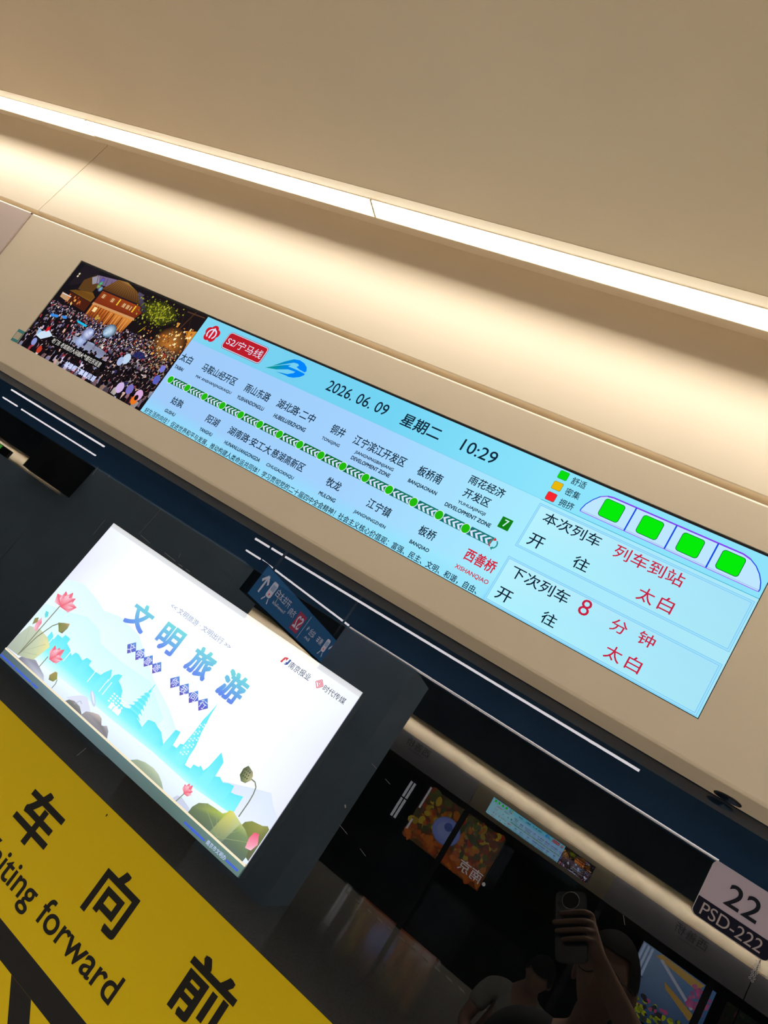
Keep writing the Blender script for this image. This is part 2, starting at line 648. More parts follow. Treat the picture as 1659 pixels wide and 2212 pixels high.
for k in range(6):
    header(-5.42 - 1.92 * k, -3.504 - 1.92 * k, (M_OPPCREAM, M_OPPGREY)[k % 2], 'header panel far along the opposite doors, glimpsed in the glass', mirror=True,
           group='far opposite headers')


# ---------------------------------------------------------------- passenger information display
def display():
    root = empty('passenger_display', Vector((DC, YF, ZF)), (TILT, 0, 0),
                 'long narrow passenger display with video, route map and arrival times', 'display')
    bz = MB()
    u0, u1, v0, v1 = -1.4130 - DC, 0.0330 - DC, 0.0514, 0.2768
    bz.box(u0, u1, 0.0010, 0.009, v0, v1)
    bz.build('bezel', M_BLACK, root)

    INK = rgb(14, 38, 56)
    RED = rgb(205, 38, 62)
    # background
    a = Art(DC, 0, 0.00015, 0.0)
    bt, top = 0.0520, 0.2733
    xs = [(-1.0078, (160, 203, 250), (128, 214, 242)), (-0.80, (160, 206, 252), (118, 208, 240)), (-0.55, (164, 211, 255), (115, 212, 244)),
          (-0.27, (166, 235, 255), (140, 228, 252)), (0.0325, (172, 232, 248), (142, 226, 250))]
    for (ua, ba, ta), (ub, bb, tb) in zip(xs, xs[1:]):
        a.rect(ua, bt, ub, 0.088, [rgb(140, 222, 252), rgb(150, 228, 252), rgb(bb), rgb(ba)])
        a.rect(ua, 0.088, ub, 0.2187, [rgb(ba), rgb(bb), rgb(bb), rgb(ba)])
        a.rect(ua, 0.2187, ub, top, [rgb(ta), rgb(tb), rgb(tb), rgb(ta)])
    a.rect(-1.0078, 0.2184, 0.0325, 0.2190, rgb(120, 205, 235), 1)
    a.rect(-0.268, 0.2180, 0.0325, 0.2188, rgb(52, 178, 205), 2)
    a.build('screen', M_SCREEN, root)

    # logos
    a = Art(DC, 0, 0.00015, 0.0008)
    fu, fv = -0.9735, 0.2450
    for k in range(5):
        q = math.radians(90 + 72 * k)
        a.ell(fu + 0.0095 * math.cos(q), fv + 0.0095 * math.sin(q), 0.0088, 0.0088, rgb(203, 26, 44), 0.2 * k)
    a.ell(fu, fv, 0.010, 0.010, rgb(203, 26, 44), 1)
    for sgn in (1, -1):
        pts = [(fu + sgn * 0.0102 * math.cos(math.radians(t)), fv - 0.001 + 0.0102 * math.sin(math.radians(t))) for t in (-52, -30, -5, 20, 45, 66, 84)]
        a.line(pts, 0.0030, rgb(222, 226, 250), 2)
    a.line([(fu, fv + 0.0122), (fu, fv - 0.0105)], 0.0034, rgb(222, 226, 250), 2.4)
    a.build('flower_logo', M_SCREEN, root)

    a = Art(DC, 0, 0.00015, 0.0008)
    a.rrect(-0.9375, 0.2275, -0.8370, 0.2642, 0.0075, rgb(140, 40, 74), 0)
    a.rrect(-0.9366, 0.2284, -0.8379, 0.2633, 0.0068, rgb(218, 226, 248), 1)
    a.rrect(-0.9353, 0.2297, -0.8392, 0.2620, 0.0058, rgb(186, 30, 42), 2)
    a.text('S2/宁马线', -0.9310, 0.2372, -0.8425, 0.2543, rgb(226, 232, 255), 3)
    a.build('line_badge', M_SCREEN, root)

    a = Art(DC, 0, 0.00015, 0.0008)
    g1, g2 = rgb(14, 150, 120), rgb(0, 132, 255)

    def wing(pts):
        a.shape(pts, [mixc(g1, g2, min(1, max(0, (p[0] + 0.812) / 0.045))) for p in pts], 0)
    U = -0.0
    wing([(-0.8100 + U, 0.2360), (-0.7920, 0.2530), (-0.7780, 0.2635), (-0.7660, 0.2660), (-0.7540, 0.2640), (-0.7450, 0.2590), (-0.7408, 0.2525),
          (-0.7425, 0.2490), (-0.7560, 0.2500), (-0.7640, 0.2520), (-0.7610, 0.2560), (-0.7650, 0.2585), (-0.7740, 0.2575), (-0.7960, 0.2440)])
    wing([(-0.8210, 0.2278), (-0.8060, 0.2370), (-0.7880, 0.2470), (-0.7760, 0.2520), (-0.7800, 0.2470), (-0.7600, 0.2475), (-0.7405, 0.2468),
          (-0.7400, 0.2440), (-0.7460, 0.2375), (-0.7560, 0.2320), (-0.7660, 0.2295), (-0.7720, 0.2300), (-0.7960, 0.2290), (-0.7720, 0.2335),
          (-0.7620, 0.2395), (-0.7600, 0.2430), (-0.7760, 0.2420), (-0.7980, 0.2330)])
    a.build('wing_logo', M_SCREEN, root)

    # clock line
    a = Art(DC, 0, 0.00015, 0.0008)
    for t, ua, va, ub, vb, bd, nm in (('2026. 06. 09', -0.6870, 0.2358, -0.5600, 0.2560, 0.004, 'date_lettering'), ('星期二', -0.5300, 0.2335, -0.4560, 0.2560, 0.014, 'weekday_lettering'),
                                      ('10:29', -0.4170, 0.2357, -0.3570, 0.2560, 0.004, 'clock_lettering')):
        a = Art(DC, 0, 0.00015, 0.0008)
        a.text(t, ua, va, ub, vb, INK, 0, bold=bd)
        a.build(nm, M_SCREEN, root)

    # station names
    a = Art(DC, 0, 0.00015, 0.0008)
    cu, cl, eu, el = (0.1718, 0.1886), (0.0908, 0.1064), (0.1540, 0.1612), (0.0720, 0.0788)
    T = [('太白', -1.0040, -0.9735, cu), ('TAIBAI', -1.0022, -0.9790, eu), ('马鞍山经开区', -0.9440, -0.8560, cu), ("MA' ANSHANJINGKAIQU", -0.9440, -0.8515, eu),
         ('雨山东路', -0.8325, -0.7730, cu), ('YUSHANDONGLU', -0.8355, -0.7705, eu), ('湖北路·二中', -0.7535, -0.6695, cu), ('HUBEILU/ERZHONG', -0.7450, -0.6732, (0.1528, 0.1606)),
         ('铜井', -0.6322, -0.6040, cu), ('TONGJING', -0.6375, -0.6000, eu), ('江宁滨江开发区', -0.5838, -0.4815, cu),
         ('JIANGNINGBINJIANG', -0.5695, -0.4930, (0.1576, 0.1645)), ('DEVELOPMENT ZONE', -0.5697, -0.4928, (0.1473, 0.1540)),
         ('板桥南', -0.4570, -0.4140, cu), ('BANQIAONAN', -0.4620, -0.4098, eu), ('雨花经济', -0.3772, -0.3178, (0.1943, 0.2090)), ('开发区', -0.3738, -0.3296, (0.1724, 0.1872)),
         ('YUHUAJINGJI', -0.3744, -0.3273, (0.1586, 0.1648)), ('DEVELOPMENT ZONE', -0.3897, -0.3115, (0.1472, 0.1536)),
         ('姑孰', -0.9580, -0.9285, cl), ('GUSHU', -0.9572, -0.9300, el), ('阳湖', -0.8648, -0.8345, cl), ('YANGHU', -0.8635, -0.8322, el),
         ('湖南路·安工大', -0.8080, -0.7072, cl), ('HUNANLU/ANGONGDA', -0.8003, -0.7153, el), ('慈湖高新区', -0.7040, -0.6330, cl), ('CIHUGAOXINQU', -0.7000, -0.6395, el),
         ('牧龙', -0.5838, -0.5552, cl), ('MULONG', -0.5838, -0.5503, el), ('江宁镇', -0.5008, -0.4570, cl), ('JIANGNINGZHEN', -0.5127, -0.4520, el),
         ('板桥', -0.4032, -0.3750, cl), ('BANQIAO', -0.4062, -0.3722, el)]
    NAMES, block = [], None
    for t, ua, ub, (va, vb) in T:
        cjk = ord(t[0]) > 1000
        if cjk and t != '开发区':
            block = Art(DC, 0, 0.00015, 0.0008)
            NAMES.append(block)
        block.text(t, ua, va, ub, vb, INK, 0, bold=0.011 if cjk else 0.022)
    a = Art(DC, 0, 0.00015, 0.0008)
    a.text('西善桥', -0.3225, 0.0893, -0.2733, 0.1082, RED, 0, bold=0.016)
    a.text('XISHANQIAO', -0.3262, 0.0716, -0.2718, 0.0792, RED, 0, bold=0.014)
    CURRENT = a
    a = Art(DC, 0, 0.00015, 0.0008)
    a.text('好生活的向往！促进世界和平与发展，推动构建人类命运共同体！学习贯彻党的二十届四中全会精神！社会主义核心价值观：富强、民主、文明、和谐，自由、',
           -0.9985, 0.0528, -0.2790, 0.0640, INK, 0, res=2, bold=0.010)
    a.build('ticker_line', M_SCREEN, root)

    # route bar
    a = Art(DC, 0, 0.00015, 0.0008)
    cs = [-0.9903 + 0.04631 * k for k in range(15)] + [-0.2990]
    vb, vt, vm = 0.1237, 0.1376, 0.1305
    WH = rgb(214, 228, 255)
    for i in range(15):
        t = max(0.0, (i - 8) / 6.5)
        dk = mixc(rgb(0, 104, 36), rgb(24, 112, 112), t)
        dk2 = mixc(rgb(0, 104, 36), rgb(24, 130, 128), t)
        ca, cb = cs[i], cs[i + 1]
        e = cb - (0.0062 if i < 14 else -0.0004)
        st = ca + 0.0042
        a.shape([(st, vb), (e, vb), (e + 0.0018, vt), (st + 0.0030, vt)], [dk, dk2, dk2, dk], 0)
        # lilac wedge after the circle
        for j in range(4):
            x = st + 0.0035 + j * 0.0079 * (1.0 if i < 14 else 1.04)
            xe = x + 0.0040
            a.shape([(x, vm), (x + 0.0058, vt - 0.0022), (xe + 0.0058, vt - 0.0022), (xe, vm)], WH, 1)
            a.shape([(x, vm), (xe, vm), (xe + 0.0050, vb + 0.0008), (x + 0.0050, vb + 0.0008)], WH, 1.2)
    route = a.build('route_map', M_SCREEN, root)
    for nb in NAMES:
        nb.build('station_name_lettering', M_SCREEN, route)
    CURRENT.build('current_station_lettering', M_SCREEN, route)['label'] = 'red current station name'
    for i in range(15):
        a = Art(DC, 0, 0.00015, 0.0008)
        a.ell(cs[i], 0.1306, 0.0073, 0.0082, rgb(222, 240, 252), 2, 22)
        a.ell(cs[i], 0.1306, 0.0063, 0.0072, rgb(34, 186, 12), 3, 22)
        a.build('station_dot', M_SCREEN, route)
    a = Art(DC, 0, 0.00015, 0.0008)
    for rng, c in (((100, 120, 140, 165, 190, 215, 240), rgb(214, 48, 62)), ((-80, -60, -35, -10, 15, 40, 60), rgb(36, 140, 124))):
        pts = [(-0.2945 + 0.0056 * math.cos(math.radians(t)), 0.1290 + 0.0066 * math.sin(math.radians(t))) for t in rng]
        a.line(pts, 0.0019, c, 0)
    a.shape([(-0.2965, 0.1388), (-0.2925, 0.1354), (-0.2965, 0.1328)], rgb(214, 48, 62), 1)
    a.shape([(-0.2925, 0.1192), (-0.2962, 0.1222), (-0.2925, 0.1254)], rgb(36, 140, 124), 1)
    a.build('turnback_mark', M_SCREEN, route)
    a = Art(DC, 0, 0.00015, 0.0008)
    a.rect(-0.3030, 0.1542, -0.2860, 0.1718, rgb(18, 128, 22), 0)
    a.text('7', -0.2975, 0.1580, -0.2905, 0.1690, rgb(200, 240, 235), 1, bold=0.01)
    a.build('interchange_badge', M_SCREEN, route)

    # arrival boxes
    LN, LN2 = rgb(122, 196, 246), rgb(160, 226, 250)
    DK, CR = rgb(10, 30, 48), rgb(196, 34, 66)
    for (ua, va, ub, vbx), labels, times in (
            ((-0.2664, 0.1408, 0.0300, 0.2128),
             (('本次列车', -0.2514, 0.1884, -0.1662, 0.2060), ('开', -0.2545, 0.1500, -0.2322, 0.1690), ('往', -0.1855, 0.1500, -0.1640, 0.1680)),
             (('列车到站', -0.1454, 0.1874, -0.0518, 0.2066), ('太', -0.0940, 0.1490, -0.0730, 0.1690), ('白', -0.0662, 0.1496, -0.0482, 0.1696))),
            ((-0.2664, 0.0528, 0.0300, 0.1236),
             (('下次列车', -0.2520, 0.0983, -0.1656, 0.1162), ('开', -0.2550, 0.0622, -0.2328, 0.0805), ('往', -0.1857, 0.0628, -0.1650, 0.0802)),
             (('8', -0.1494, 0.0968, -0.1352, 0.1192), ('分', -0.1046, 0.0975, -0.0836, 0.1148), ('钟', -0.0686, 0.0990, -0.0476, 0.1164),
              ('太', -0.0950, 0.0624, -0.0738, 0.0816), ('白', -0.0668, 0.0626, -0.0484, 0.0818)))):
        a = Art(DC, 0, 0.00015, 0.0008)
        a.rect(ua, va, ub, vbx, [rgb(176, 242, 255), rgb(168, 230, 246), rgb(166, 226, 248), rgb(186, 240, 254)], 0)
        a.frame(ua, va, ub, vbx, 0.0030, LN2, 1)
        a.frame(ua, va, ub, vbx, 0.0007, LN, 2)
        a.frame(ua + 0.0026, va + 0.0026, ub - 0.0026, vbx - 0.0026, 0.0007, LN, 2)
        bxo = a.build('arrival_box', M_SCREEN, root)
        for items, colr, nm in ((labels, DK, 'arrival_lettering'), (times, CR, 'red_arrival_lettering')):
            for t, x0, y0, x1, y1 in items:
                a = Art(DC, 0, 0.00015, 0.0014)
                a.text(t, x0, y0, x1, y1, colr, 0, bold=0.0 if t == '8' else 0.006)
                a.build(nm, M_SCREEN, bxo)

    # crowding legend and train diagram
    a = Art(DC, 0, 0.00015, 0.0008)
    for t, c, va in (('舒适', (8, 222, 14), 0.2578), ('密集', (232, 184, 12), 0.2396), ('拥挤', (248, 40, 48), 0.2214)):
        a = Art(DC, 0, 0.00015, 0.0008)
        a.rrect(-0.2645, va - 0.0002, -0.2501, va + 0.0130, 0.0022, rgb(20, 70, 40), 0)
        a.rrect(-0.2641, va + 0.0002, -0.2505, va + 0.0126, 0.0019, rgb(c), 1)
        a.text(t, -0.2435, va - 0.0004, -0.2218, va + 0.0110, INK, 0, bold=0.006)
        a.build('legend_entry', M_SCREEN, root)
    a = Art(DC, 0, 0.00015, 0.0008)
    body = [(-0.2115, 0.2262), (-0.2122, 0.2290), (-0.2095, 0.2390), (-0.2040, 0.2490), (-0.1970, 0.2575), (-0.1890, 0.2620), (-0.1800, 0.2635),
            (-0.0060, 0.2635), (0.0040, 0.2610), (0.0130, 0.2555), (0.0205, 0.2475), (0.0255, 0.2390), (0.0285, 0.2300), (0.0280, 0.2262)]
    a.shape(body, rgb(190, 230, 254), 0)
    for k in range(len(body) - 1):
        c = rgb(134, 66, 236) if -0.20 < body[k][0] < 0.0 else rgb(38, 78, 226)
        a.line(body[k:k + 2], 0.0022 if -0.195 < body[k][0] < 0.001 else 0.0014, c, 1)
    a.line([(-0.2118, 0.2262), (-0.09, 0.2263), (0.028, 0.2262)], 0.0012, rgb(158, 122, 246), 1)
    a.line([(-0.2118, 0.2284), (0.028, 0.2284)], 0.0006, rgb(150, 180, 240), 1)
    for u in (-0.1475, -0.0918, -0.0372):
        a.line([(u, 0.2630), (u, 0.2264)], 0.0020, rgb(16, 74, 226), 2)
    train = a.build('train_diagram', M_SCREEN, root)
    for u in (-0.1747, -0.1203, -0.0660, -0.0142):
        a = Art(DC, 0, 0.00015, 0.0014)
        a.rrect(u - 0.0146, 0.2312, u + 0.0146, 0.2592, 0.0045, rgb(6, 60, 50), 0)
        a.rrect(u - 0.0139, 0.2319, u + 0.0139, 0.2585, 0.0040, rgb(6, 236, 10), 1)
        a.build('carriage_load_square', M_SCREEN, train)

    # night street video
    rnd = random.Random(7)
    a = Art(DC, 0, 0.00003, 0.0001)
    ua, ub, va, vb = -1.4105, -1.0080, 0.0522, 0.2728
    a.rect(ua, va, ub, vb, [rgb(20, 14, 18), rgb(22, 16, 20), rgb(30, 22, 24), rgb(26, 24, 30)], 0)

    def sh(pts, c, L):
        a.shape(pts, c, L)
    sh([(-1.395, 0.272), (-1.34, 0.272), (-1.355, 0.235), (-1.397, 0.215)], rgb(34, 28, 34), 1)
    # left eaves and shop fronts
    sh([(-1.366, 0.240), (-1.341, 0.262), (-1.318, 0.240), (-1.322, 0.214), (-1.364, 0.216)], rgb(92, 62, 30), 2)
    sh([(-1.350, 0.252), (-1.335, 0.262), (-1.322, 0.247), (-1.336, 0.238)], rgb(150, 146, 160), 3)
    sh([(-1.3411, 0.2617), (-1.2735, 0.2699), (-1.2881, 0.2462), (-1.3281, 0.2434)], rgb(116, 98, 130), 3)
    for k in range(4):
        a.line([(-1.338 + 0.016 * k, 0.262), (-1.326 + 0.013 * k, 0.244)], 0.0012, rgb(52, 40, 66), 4)
    sh([(-1.3698, 0.2118), (-1.318, 0.222), (-1.3040, 0.2144), (-1.3056, 0.201), (-1.383, 0.2052)], rgb(120, 80, 30), 4)
    for k in range(12):
        a.line([(-1.366 + 0.0052 * k, 0.2150), (-1.377 + 0.0058 * k, 0.2050)], 0.0010, rgb(66, 40, 14), 5)
    sh([(-1.378, 0.203), (-1.304, 0.200), (-1.304, 0.176), (-1.375, 0.182)], rgb(74, 32, 20), 4)
    for k in range(16):
        u, v = rnd.uniform(-1.376, -1.308), rnd.uniform(0.178, 0.200)
        a.ell(u, v, 0.0018, 0.0035, rgb(rnd.choice(((220, 130, 50), (150, 60, 30), (240, 190, 110)))), 5, 7)
    sh([(-1.398, 0.196), (-1.366, 0.194), (-1.366, 0.180), (-1.396, 0.184)], rgb(190, 150, 110), 5)
    for k in range(9):
        a.ell(-1.395 + 0.0035 * k, 0.1935, 0.0012, 0.0016, rgb(230, 236, 250), 6, 7)
    for u, v, c in ((-1.3155, 0.2403, (150, 200, 60)), (-1.3155, 0.2480, (60, 210, 140)), (-1.317, 0.2550, (96, 90, 240)), (-1.306, 0.236, (120, 190, 230))):
        a.glow(u, v, 0.006, 0.007, rgb(c), rgb(90, 76, 90), 6, 10)
    # red two storey building
    sh([(-1.2967, 0.2342), (-1.1748, 0.2364), (-1.1591, 0.2292), (-1.1700, 0.2075), (-1.2981, 0.2029)],
       [rgb(140, 58, 26), rgb(156, 66, 28), rgb(120, 44, 22), rgb(112, 40, 22), rgb(122, 44, 22)], 6)
    sh([(-1.3008, 0.2399), (-1.2783, 0.2701), (-1.2488, 0.2730), (-1.2101, 0.2627), (-1.1749, 0.2412), (-1.1640, 0.2300), (-1.1802, 0.2375), (-1.2986, 0.2351)],
       [rgb(112, 72, 34), rgb(140, 96, 50), rgb(170, 124, 66), rgb(128, 88, 46), rgb(98, 64, 34), rgb(50, 30, 24), rgb(70, 42, 24), rgb(80, 48, 24)], 7)
    for k in range(16):
        t = k / 15.0
        a.line([(-1.278 + 0.07 * t, 0.2690 - 0.006 * t * t), (-1.296 + 0.118 * t, 0.2385)], 0.0011, rgb(74, 46, 20), 8)
    a.line([(-1.2990, 0.2360), (-1.1790, 0.2382), (-1.1600, 0.2296)], 0.0028, rgb(40, 26, 34), 9)
    for u0_, n_ in ((-1.2905, 4), (-1.2610, 4), (-1.2240, 3), (-1.2120, 5)):
        for j in range(n_):
            a.rect(u0_ + 0.0038 * j, 0.2195, u0_ + 0.0022 + 0.0038 * j, 0.2292, rgb(234, 202, 150) if j % 3 else rgb(160, 90, 44), 9)
    for u in (-1.2357, -1.1868):
        for j in range(4):
            a.ell(u, 0.2318 - 0.0040 * j, 0.0022, 0.0021, rgb(240, 206, 60), 10, 9)
    sh([(-1.2981, 0.2040), (-1.1700, 0.2092), (-1.1660, 0.2040), (-1.2990, 0.1985)], rgb(206, 150, 96), 8)
    sh([(-1.2970, 0.1985), (-1.1700, 0.2040), (-1.1760, 0.1700), (-1.2970, 0.1640)], [rgb(190, 98, 36), rgb(220, 140, 60), rgb(150, 76, 34), rgb(90, 40, 26)], 8)
    for k in range(14):
        u = -1.294 + 0.0085 * k
        a.rect(u, 0.168, u + 0.0022, 0.200, rgb(rnd.choice(((110, 46, 20), (232, 160, 80), (84, 34, 18)))), 9)
    a.rect(-1.2860, 0.1850, -1.2760, 0.1960, rgb(250, 222, 160), 10)
    for k in range(7):
        a.glow(-1.262 + 0.004 * (k % 3), 0.1745 + 0.003 * (k // 3), 0.004, 0.004, rgb(240, 200, 90), rgb(150, 84, 34), 10, 8)
    # grey eaves at right of the roof, tree, lit houses
    for k in range(5):
        sh([(-1.205 + 0.008 * k, 0.264 - 0.007 * k), (-1.186 + 0.008 * k, 0.262 - 0.007 * k), (-1.190 + 0.008 * k, 0.254 - 0.007 * k), (-1.204 + 0.008 * k, 0.257 - 0.007 * k)],
           rgb(84 - 8 * k, 74 - 6 * k, 96 - 8 * k), 9)
    a.glow(-1.122, 0.240, 0.050, 0.026, rgb(92, 98, 22), rgb(30, 28, 20), 8.6, 18)
    for k in range(420):
        u, v = rnd.gauss(-1.122, 0.024), rnd.gauss(0.239, 0.014)
        if v > 0.270 or u > -1.05:
            continue
        c = rnd.choice(((110, 116, 22), (76, 84, 18), (150, 150, 34), (52, 60, 20), (180, 176, 60)))
        a.ell(u, v, rnd.uniform(0.001, 0.0026), rnd.uniform(0.001, 0.0030), rgb(c), 9 + rnd.random(), 5, rnd.random() * 3)
    for k in range(7):
        a.line([(-1.166 + 0.020 * k, 0.264), (-1.156 + 0.022 * k, 0.222)], 0.0011, rgb(50, 36, 24), 10.5)
    sh([(-1.0529, 0.2223), (-1.0085, 0.2369), (-1.0082, 0.1892), (-1.0414, 0.1862)], rgb(214, 140, 50), 9)
    a.glow(-1.050, 0.190, 0.042, 0.040, rgb(190, 120, 50), rgb(30, 22, 22), 9.4, 18)
    for k in range(170):
        u, v = rnd.uniform(-1.13, -1.012), rnd.uniform(0.150, 0.235)
        if v > 0.2 and u < -1.07:
            continue
        c = rnd.choice(((250, 206, 120), (232, 150, 60), (255, 238, 190), (140, 70, 30), (196, 110, 50)))
        a.rect(u, v, u + rnd.uniform(0.001, 0.005), v + rnd.uniform(0.002, 0.006), rgb(c), 10 + rnd.random())
    a.line([(-1.040, 0.272), (-1.052, 0.222)], 0.0030, rgb(70, 44, 30), 11)
    a.line([(-1.060, 0.266), (-1.012, 0.268)], 0.0026, rgb(82, 56, 40), 11)
    # plaza and tents
    sh([(-1.2979, 0.1069), (-1.3017, 0.1205), (-1.2232, 0.1256), (-1.1605, 0.1187), (-1.1585, 0.0970), (-1.2457, 0.0930)],
       [rgb(120, 124, 140), rgb(150, 156, 176), rgb(150, 168, 200), rgb(120, 124, 150), rgb(168, 178, 214), rgb(156, 168, 206)], 6)
    sh([(-1.330, 0.090), (-1.165, 0.084), (-1.160, 0.060), (-1.325, 0.062)], [rgb(116, 108, 116), rgb(140, 150, 176), rgb(110, 130, 176), rgb(90, 84, 92)], 6)
    # the crowd
    pal = ((190, 190, 230), (225, 210, 236), (150, 140, 170), (200, 150, 160), (240, 226, 220), (120, 100, 120), (90, 84, 130), (236, 190, 170), (170, 60, 70), (60, 60, 120))
    hair_c = ((16, 12, 16), (24, 18, 22), (30, 22, 24))
    for k in range(2300):
        t = rnd.random() ** 0.75
        v = 0.0535 + 0.128 * t
        u = rnd.uniform(ua + 0.004, ub - 0.004)
        if -1.30 < u < -1.16 and 0.098 < v < 0.126 and rnd.random() < 0.85:
            continue
        if u < -1.30 and 0.112 < v < 0.160 and rnd.random() < 0.75:
            continue
        if u < -1.17 and v > 0.172:
            continue
        sz = 0.0064 * (1 - t) ** 1.3 + 0.0019
        if rnd.random() < 0.5 * (1 - t) ** 0.8 and t < 0.55:
            c, f = rnd.choice(hair_c), 1.0
        else:
            c, f = rnd.choice(pal), rnd.uniform(0.6, 1.1)
        warm = max(0.0, min(1.0, (u + 1.14) / 0.10)) * t
        c = (c[0], c[1] * (1 - 0.10 * warm), c[2] * (1 - 0.40 * warm))
        L = 11 + 7 * (1 - t)
        cc = rgb(tuple(min(255, q * f) for q in c))
        tilt = rnd.uniform(-0.5, 0.5)
        w_, h_ = sz * rnd.uniform(0.55, 0.85), sz * rnd.uniform(0.8, 1.25)
        dk_ = mixc(cc, rgb(20, 16, 30), 0.45)
        a.shape([(u - w_, v - h_), (u + w_, v - h_ * 1.1), (u + w_ * 0.9 + tilt * sz, v + h_ * 0.55), (u + w_ * 0.3 + tilt * sz, v + h_), (u - w_ * 0.5 + tilt * sz, v + h_ * 0.9), (u - w_ * 1.05, v + h_ * 0.2)],
                [dk_, mixc(cc, dk_, .5), cc, cc, cc, mixc(cc, dk_, .3)], L)
        hx, hy = u + tilt * sz, v + h_ * 1.25
        if rnd.random() < 0.3:
            a.ell(hx + sz * 0.15, hy - sz * 0.15, sz * 0.45, sz * 0.5, rgb(214, 160, 140), L + 0.2, 6)
        a.ell(hx, hy, sz * 0.52, sz * 0.60, rgb(rnd.choice(hair_c)), L + 0.25, 7)
    for u, v, rx, c1, c2 in ((-1.252, 0.1376, 0.016, (224, 230, 255), (84, 96, 150)), (-1.248, 0.143, 0.008, (240, 244, 255), (150, 170, 230)), (-1.2053, 0.1631, 0.017, (210, 234, 255), (52, 84, 112)), (-1.210, 0.158, 0.009, (236, 246, 255), (130, 176, 220)), (-1.2568, 0.118, 0.013, (190, 206, 246), (140, 156, 196))):
        a.glow(u, v, rx, rx * 0.95, rgb(c1), rgb(c2), 18.4, 16)
    sh([(-1.3040, 0.1545), (-1.3000, 0.1500), (-1.2700, 0.1485), (-1.2690, 0.1530)], rgb(30, 190, 236), 18.6)
    for u, v in ((-1.376, 0.1404), (-1.3418, 0.1473), (-1.366, 0.142)):
        a.ell(u, v, 0.008, 0.0035, rgb(60, 140, 226), 18.6, 9)
    sh([(-1.128, 0.2060), (-1.131, 0.2000), (-1.138, 0.1850), (-1.134, 0.1900)], rgb(240, 226, 20), 18.6)
    for k in range(6):
        t0, t1 = math.radians(20 + 27 * k), math.radians(20 + 27 * (k + 1))
        sh([(-1.095, 0.138), (-1.095 + 0.017 * math.cos(t0), 0.138 + 0.016 * math.sin(t0)), (-1.095 + 0.017 * math.cos(t1), 0.138 + 0.016 * math.sin(t1))], rgb(34 + 12 * (k % 2), 36 + 12 * (k % 2), 92), 19)
    for u, v, rx, c in ((-1.118, 0.128, 0.012, (190, 214, 240)), (-1.128, 0.118, 0.010, (170, 186, 224)), (-1.062, 0.078, 0.011, (120, 110, 190)), (-1.086, 0.072, 0.012, (206, 180, 226)),
                        (-1.034, 0.076, 0.012, (216, 170, 216)), (-1.036, 0.064, 0.010, (236, 120, 30)), (-1.035, 0.070, 0.006, (24, 16, 18)), (-1.3430, 0.0625, 0.009, (190, 60, 40)),
                        (-1.338, 0.073, 0.006, (22, 16, 20)), (-1.372, 0.072, 0.009, (140, 150, 214)), (-1.020, 0.118, 0.010, (90, 96, 190)), (-1.024, 0.142, 0.008, (120, 120, 210))):
        a.ell(u, v, rx * 0.8, rx, rgb(c), 19.2 + (0.3 if c[0] < 40 else 0), 12, 0.3)
    # marker cards, caption strip and caption
    sh([(-1.3864, 0.1030), (-1.3720, 0.0990), (-1.3550, 0.1077), (-1.3353, 0.1000), (-1.3601, 0.0827), (-1.380, 0.086)], rgb(206, 226, 246), 20)
    sh([(-1.3864, 0.1030), (-1.3720, 0.0990), (-1.3790, 0.0870)], rgb(150, 190, 230), 20.5)
    sh([(-1.3590, 0.1160), (-1.3660, 0.1110), (-1.3620, 0.1005), (-1.3540, 0.1090)], rgb(214, 30, 40), 21)
    sh([(-1.3400, 0.0990), (-1.1600, 0.1042), (-1.1500, 0.0850), (-1.3330, 0.0838)], rgb(14, 14, 16), 21)
    a.text('老门东 老城南的人间烟火气都在民谣里', -1.3280, 0.0870, -1.1660, 0.0985, rgb(230, 226, 220), 22, res=1)
    for u in (-1.305, -1.282, -1.262, -1.236, -1.226, -1.196, -1.184):
        a.ell(u, 0.0790, 0.0042, 0.0052, rgb(22, 16, 20), 21.5, 9)
        a.rect(u - 0.004, 0.066, u + 0.004, 0.0775, rgb(24, 18, 24), 21.4)
    a.text('城墙根下飘着民谣', -1.2530, 0.0560, -1.1545, 0.0690, rgb(206, 216, 255), 22.5, bold=0.03, res=2)
    for v in (0.2479, 0.2415):
        a.ell(-1.3905, v, 0.0026, 0.0026, rgb(240, 220, 180), 3, 9)
    a.build('video_window', M_SCREEN, root)
    return root


DISP = display()
opp = copy_tree(DISP)
opp.location = Vector((-0.6200, my(YF), ZF + H))
opp.rotation_euler = (TILT, 0, math.pi)
for ob in [k for k in bpy.data.objects if k.type == 'MESH' and (k.parent == opp or (k.parent and k.parent.parent == opp))]:
    if ob.data.materials and ob.data.materials[0] == M_SCREEN:
        ob.material_slots[0].link = 'OBJECT'
        ob.material_slots[0].material = M_SCREENFAR
opp['label'] = 'small blue display over the opposite doors, mirrored in the dark glass'

# ---------------------------------------------------------------- small things on the header
st = Art(-1.4245, 0.065, 0.0001, 0.0)
st.shape([(-1.4360, 0.0802), (-1.4357, 0.0505), (-1.4130, 0.0510), (-1.4135, 0.0806)], rgb(70, 150, 160), 0)
st.shape([(-1.4340, 0.0735), (-1.4340, 0.0570), (-1.4150, 0.0575), (-1.4152, 0.0738)], rgb(206, 196, 170), 1)
stk = st.build('small_sticker', M_PRINT, None, loc=Vector((-1.4245, YF, ZF)) + FV * 0.065 + FN * 0.0016, rot=(TILT, 0, 0))
tag(stk, 'small teal and white sticker on cream panel beside the video corner', 'sticker')

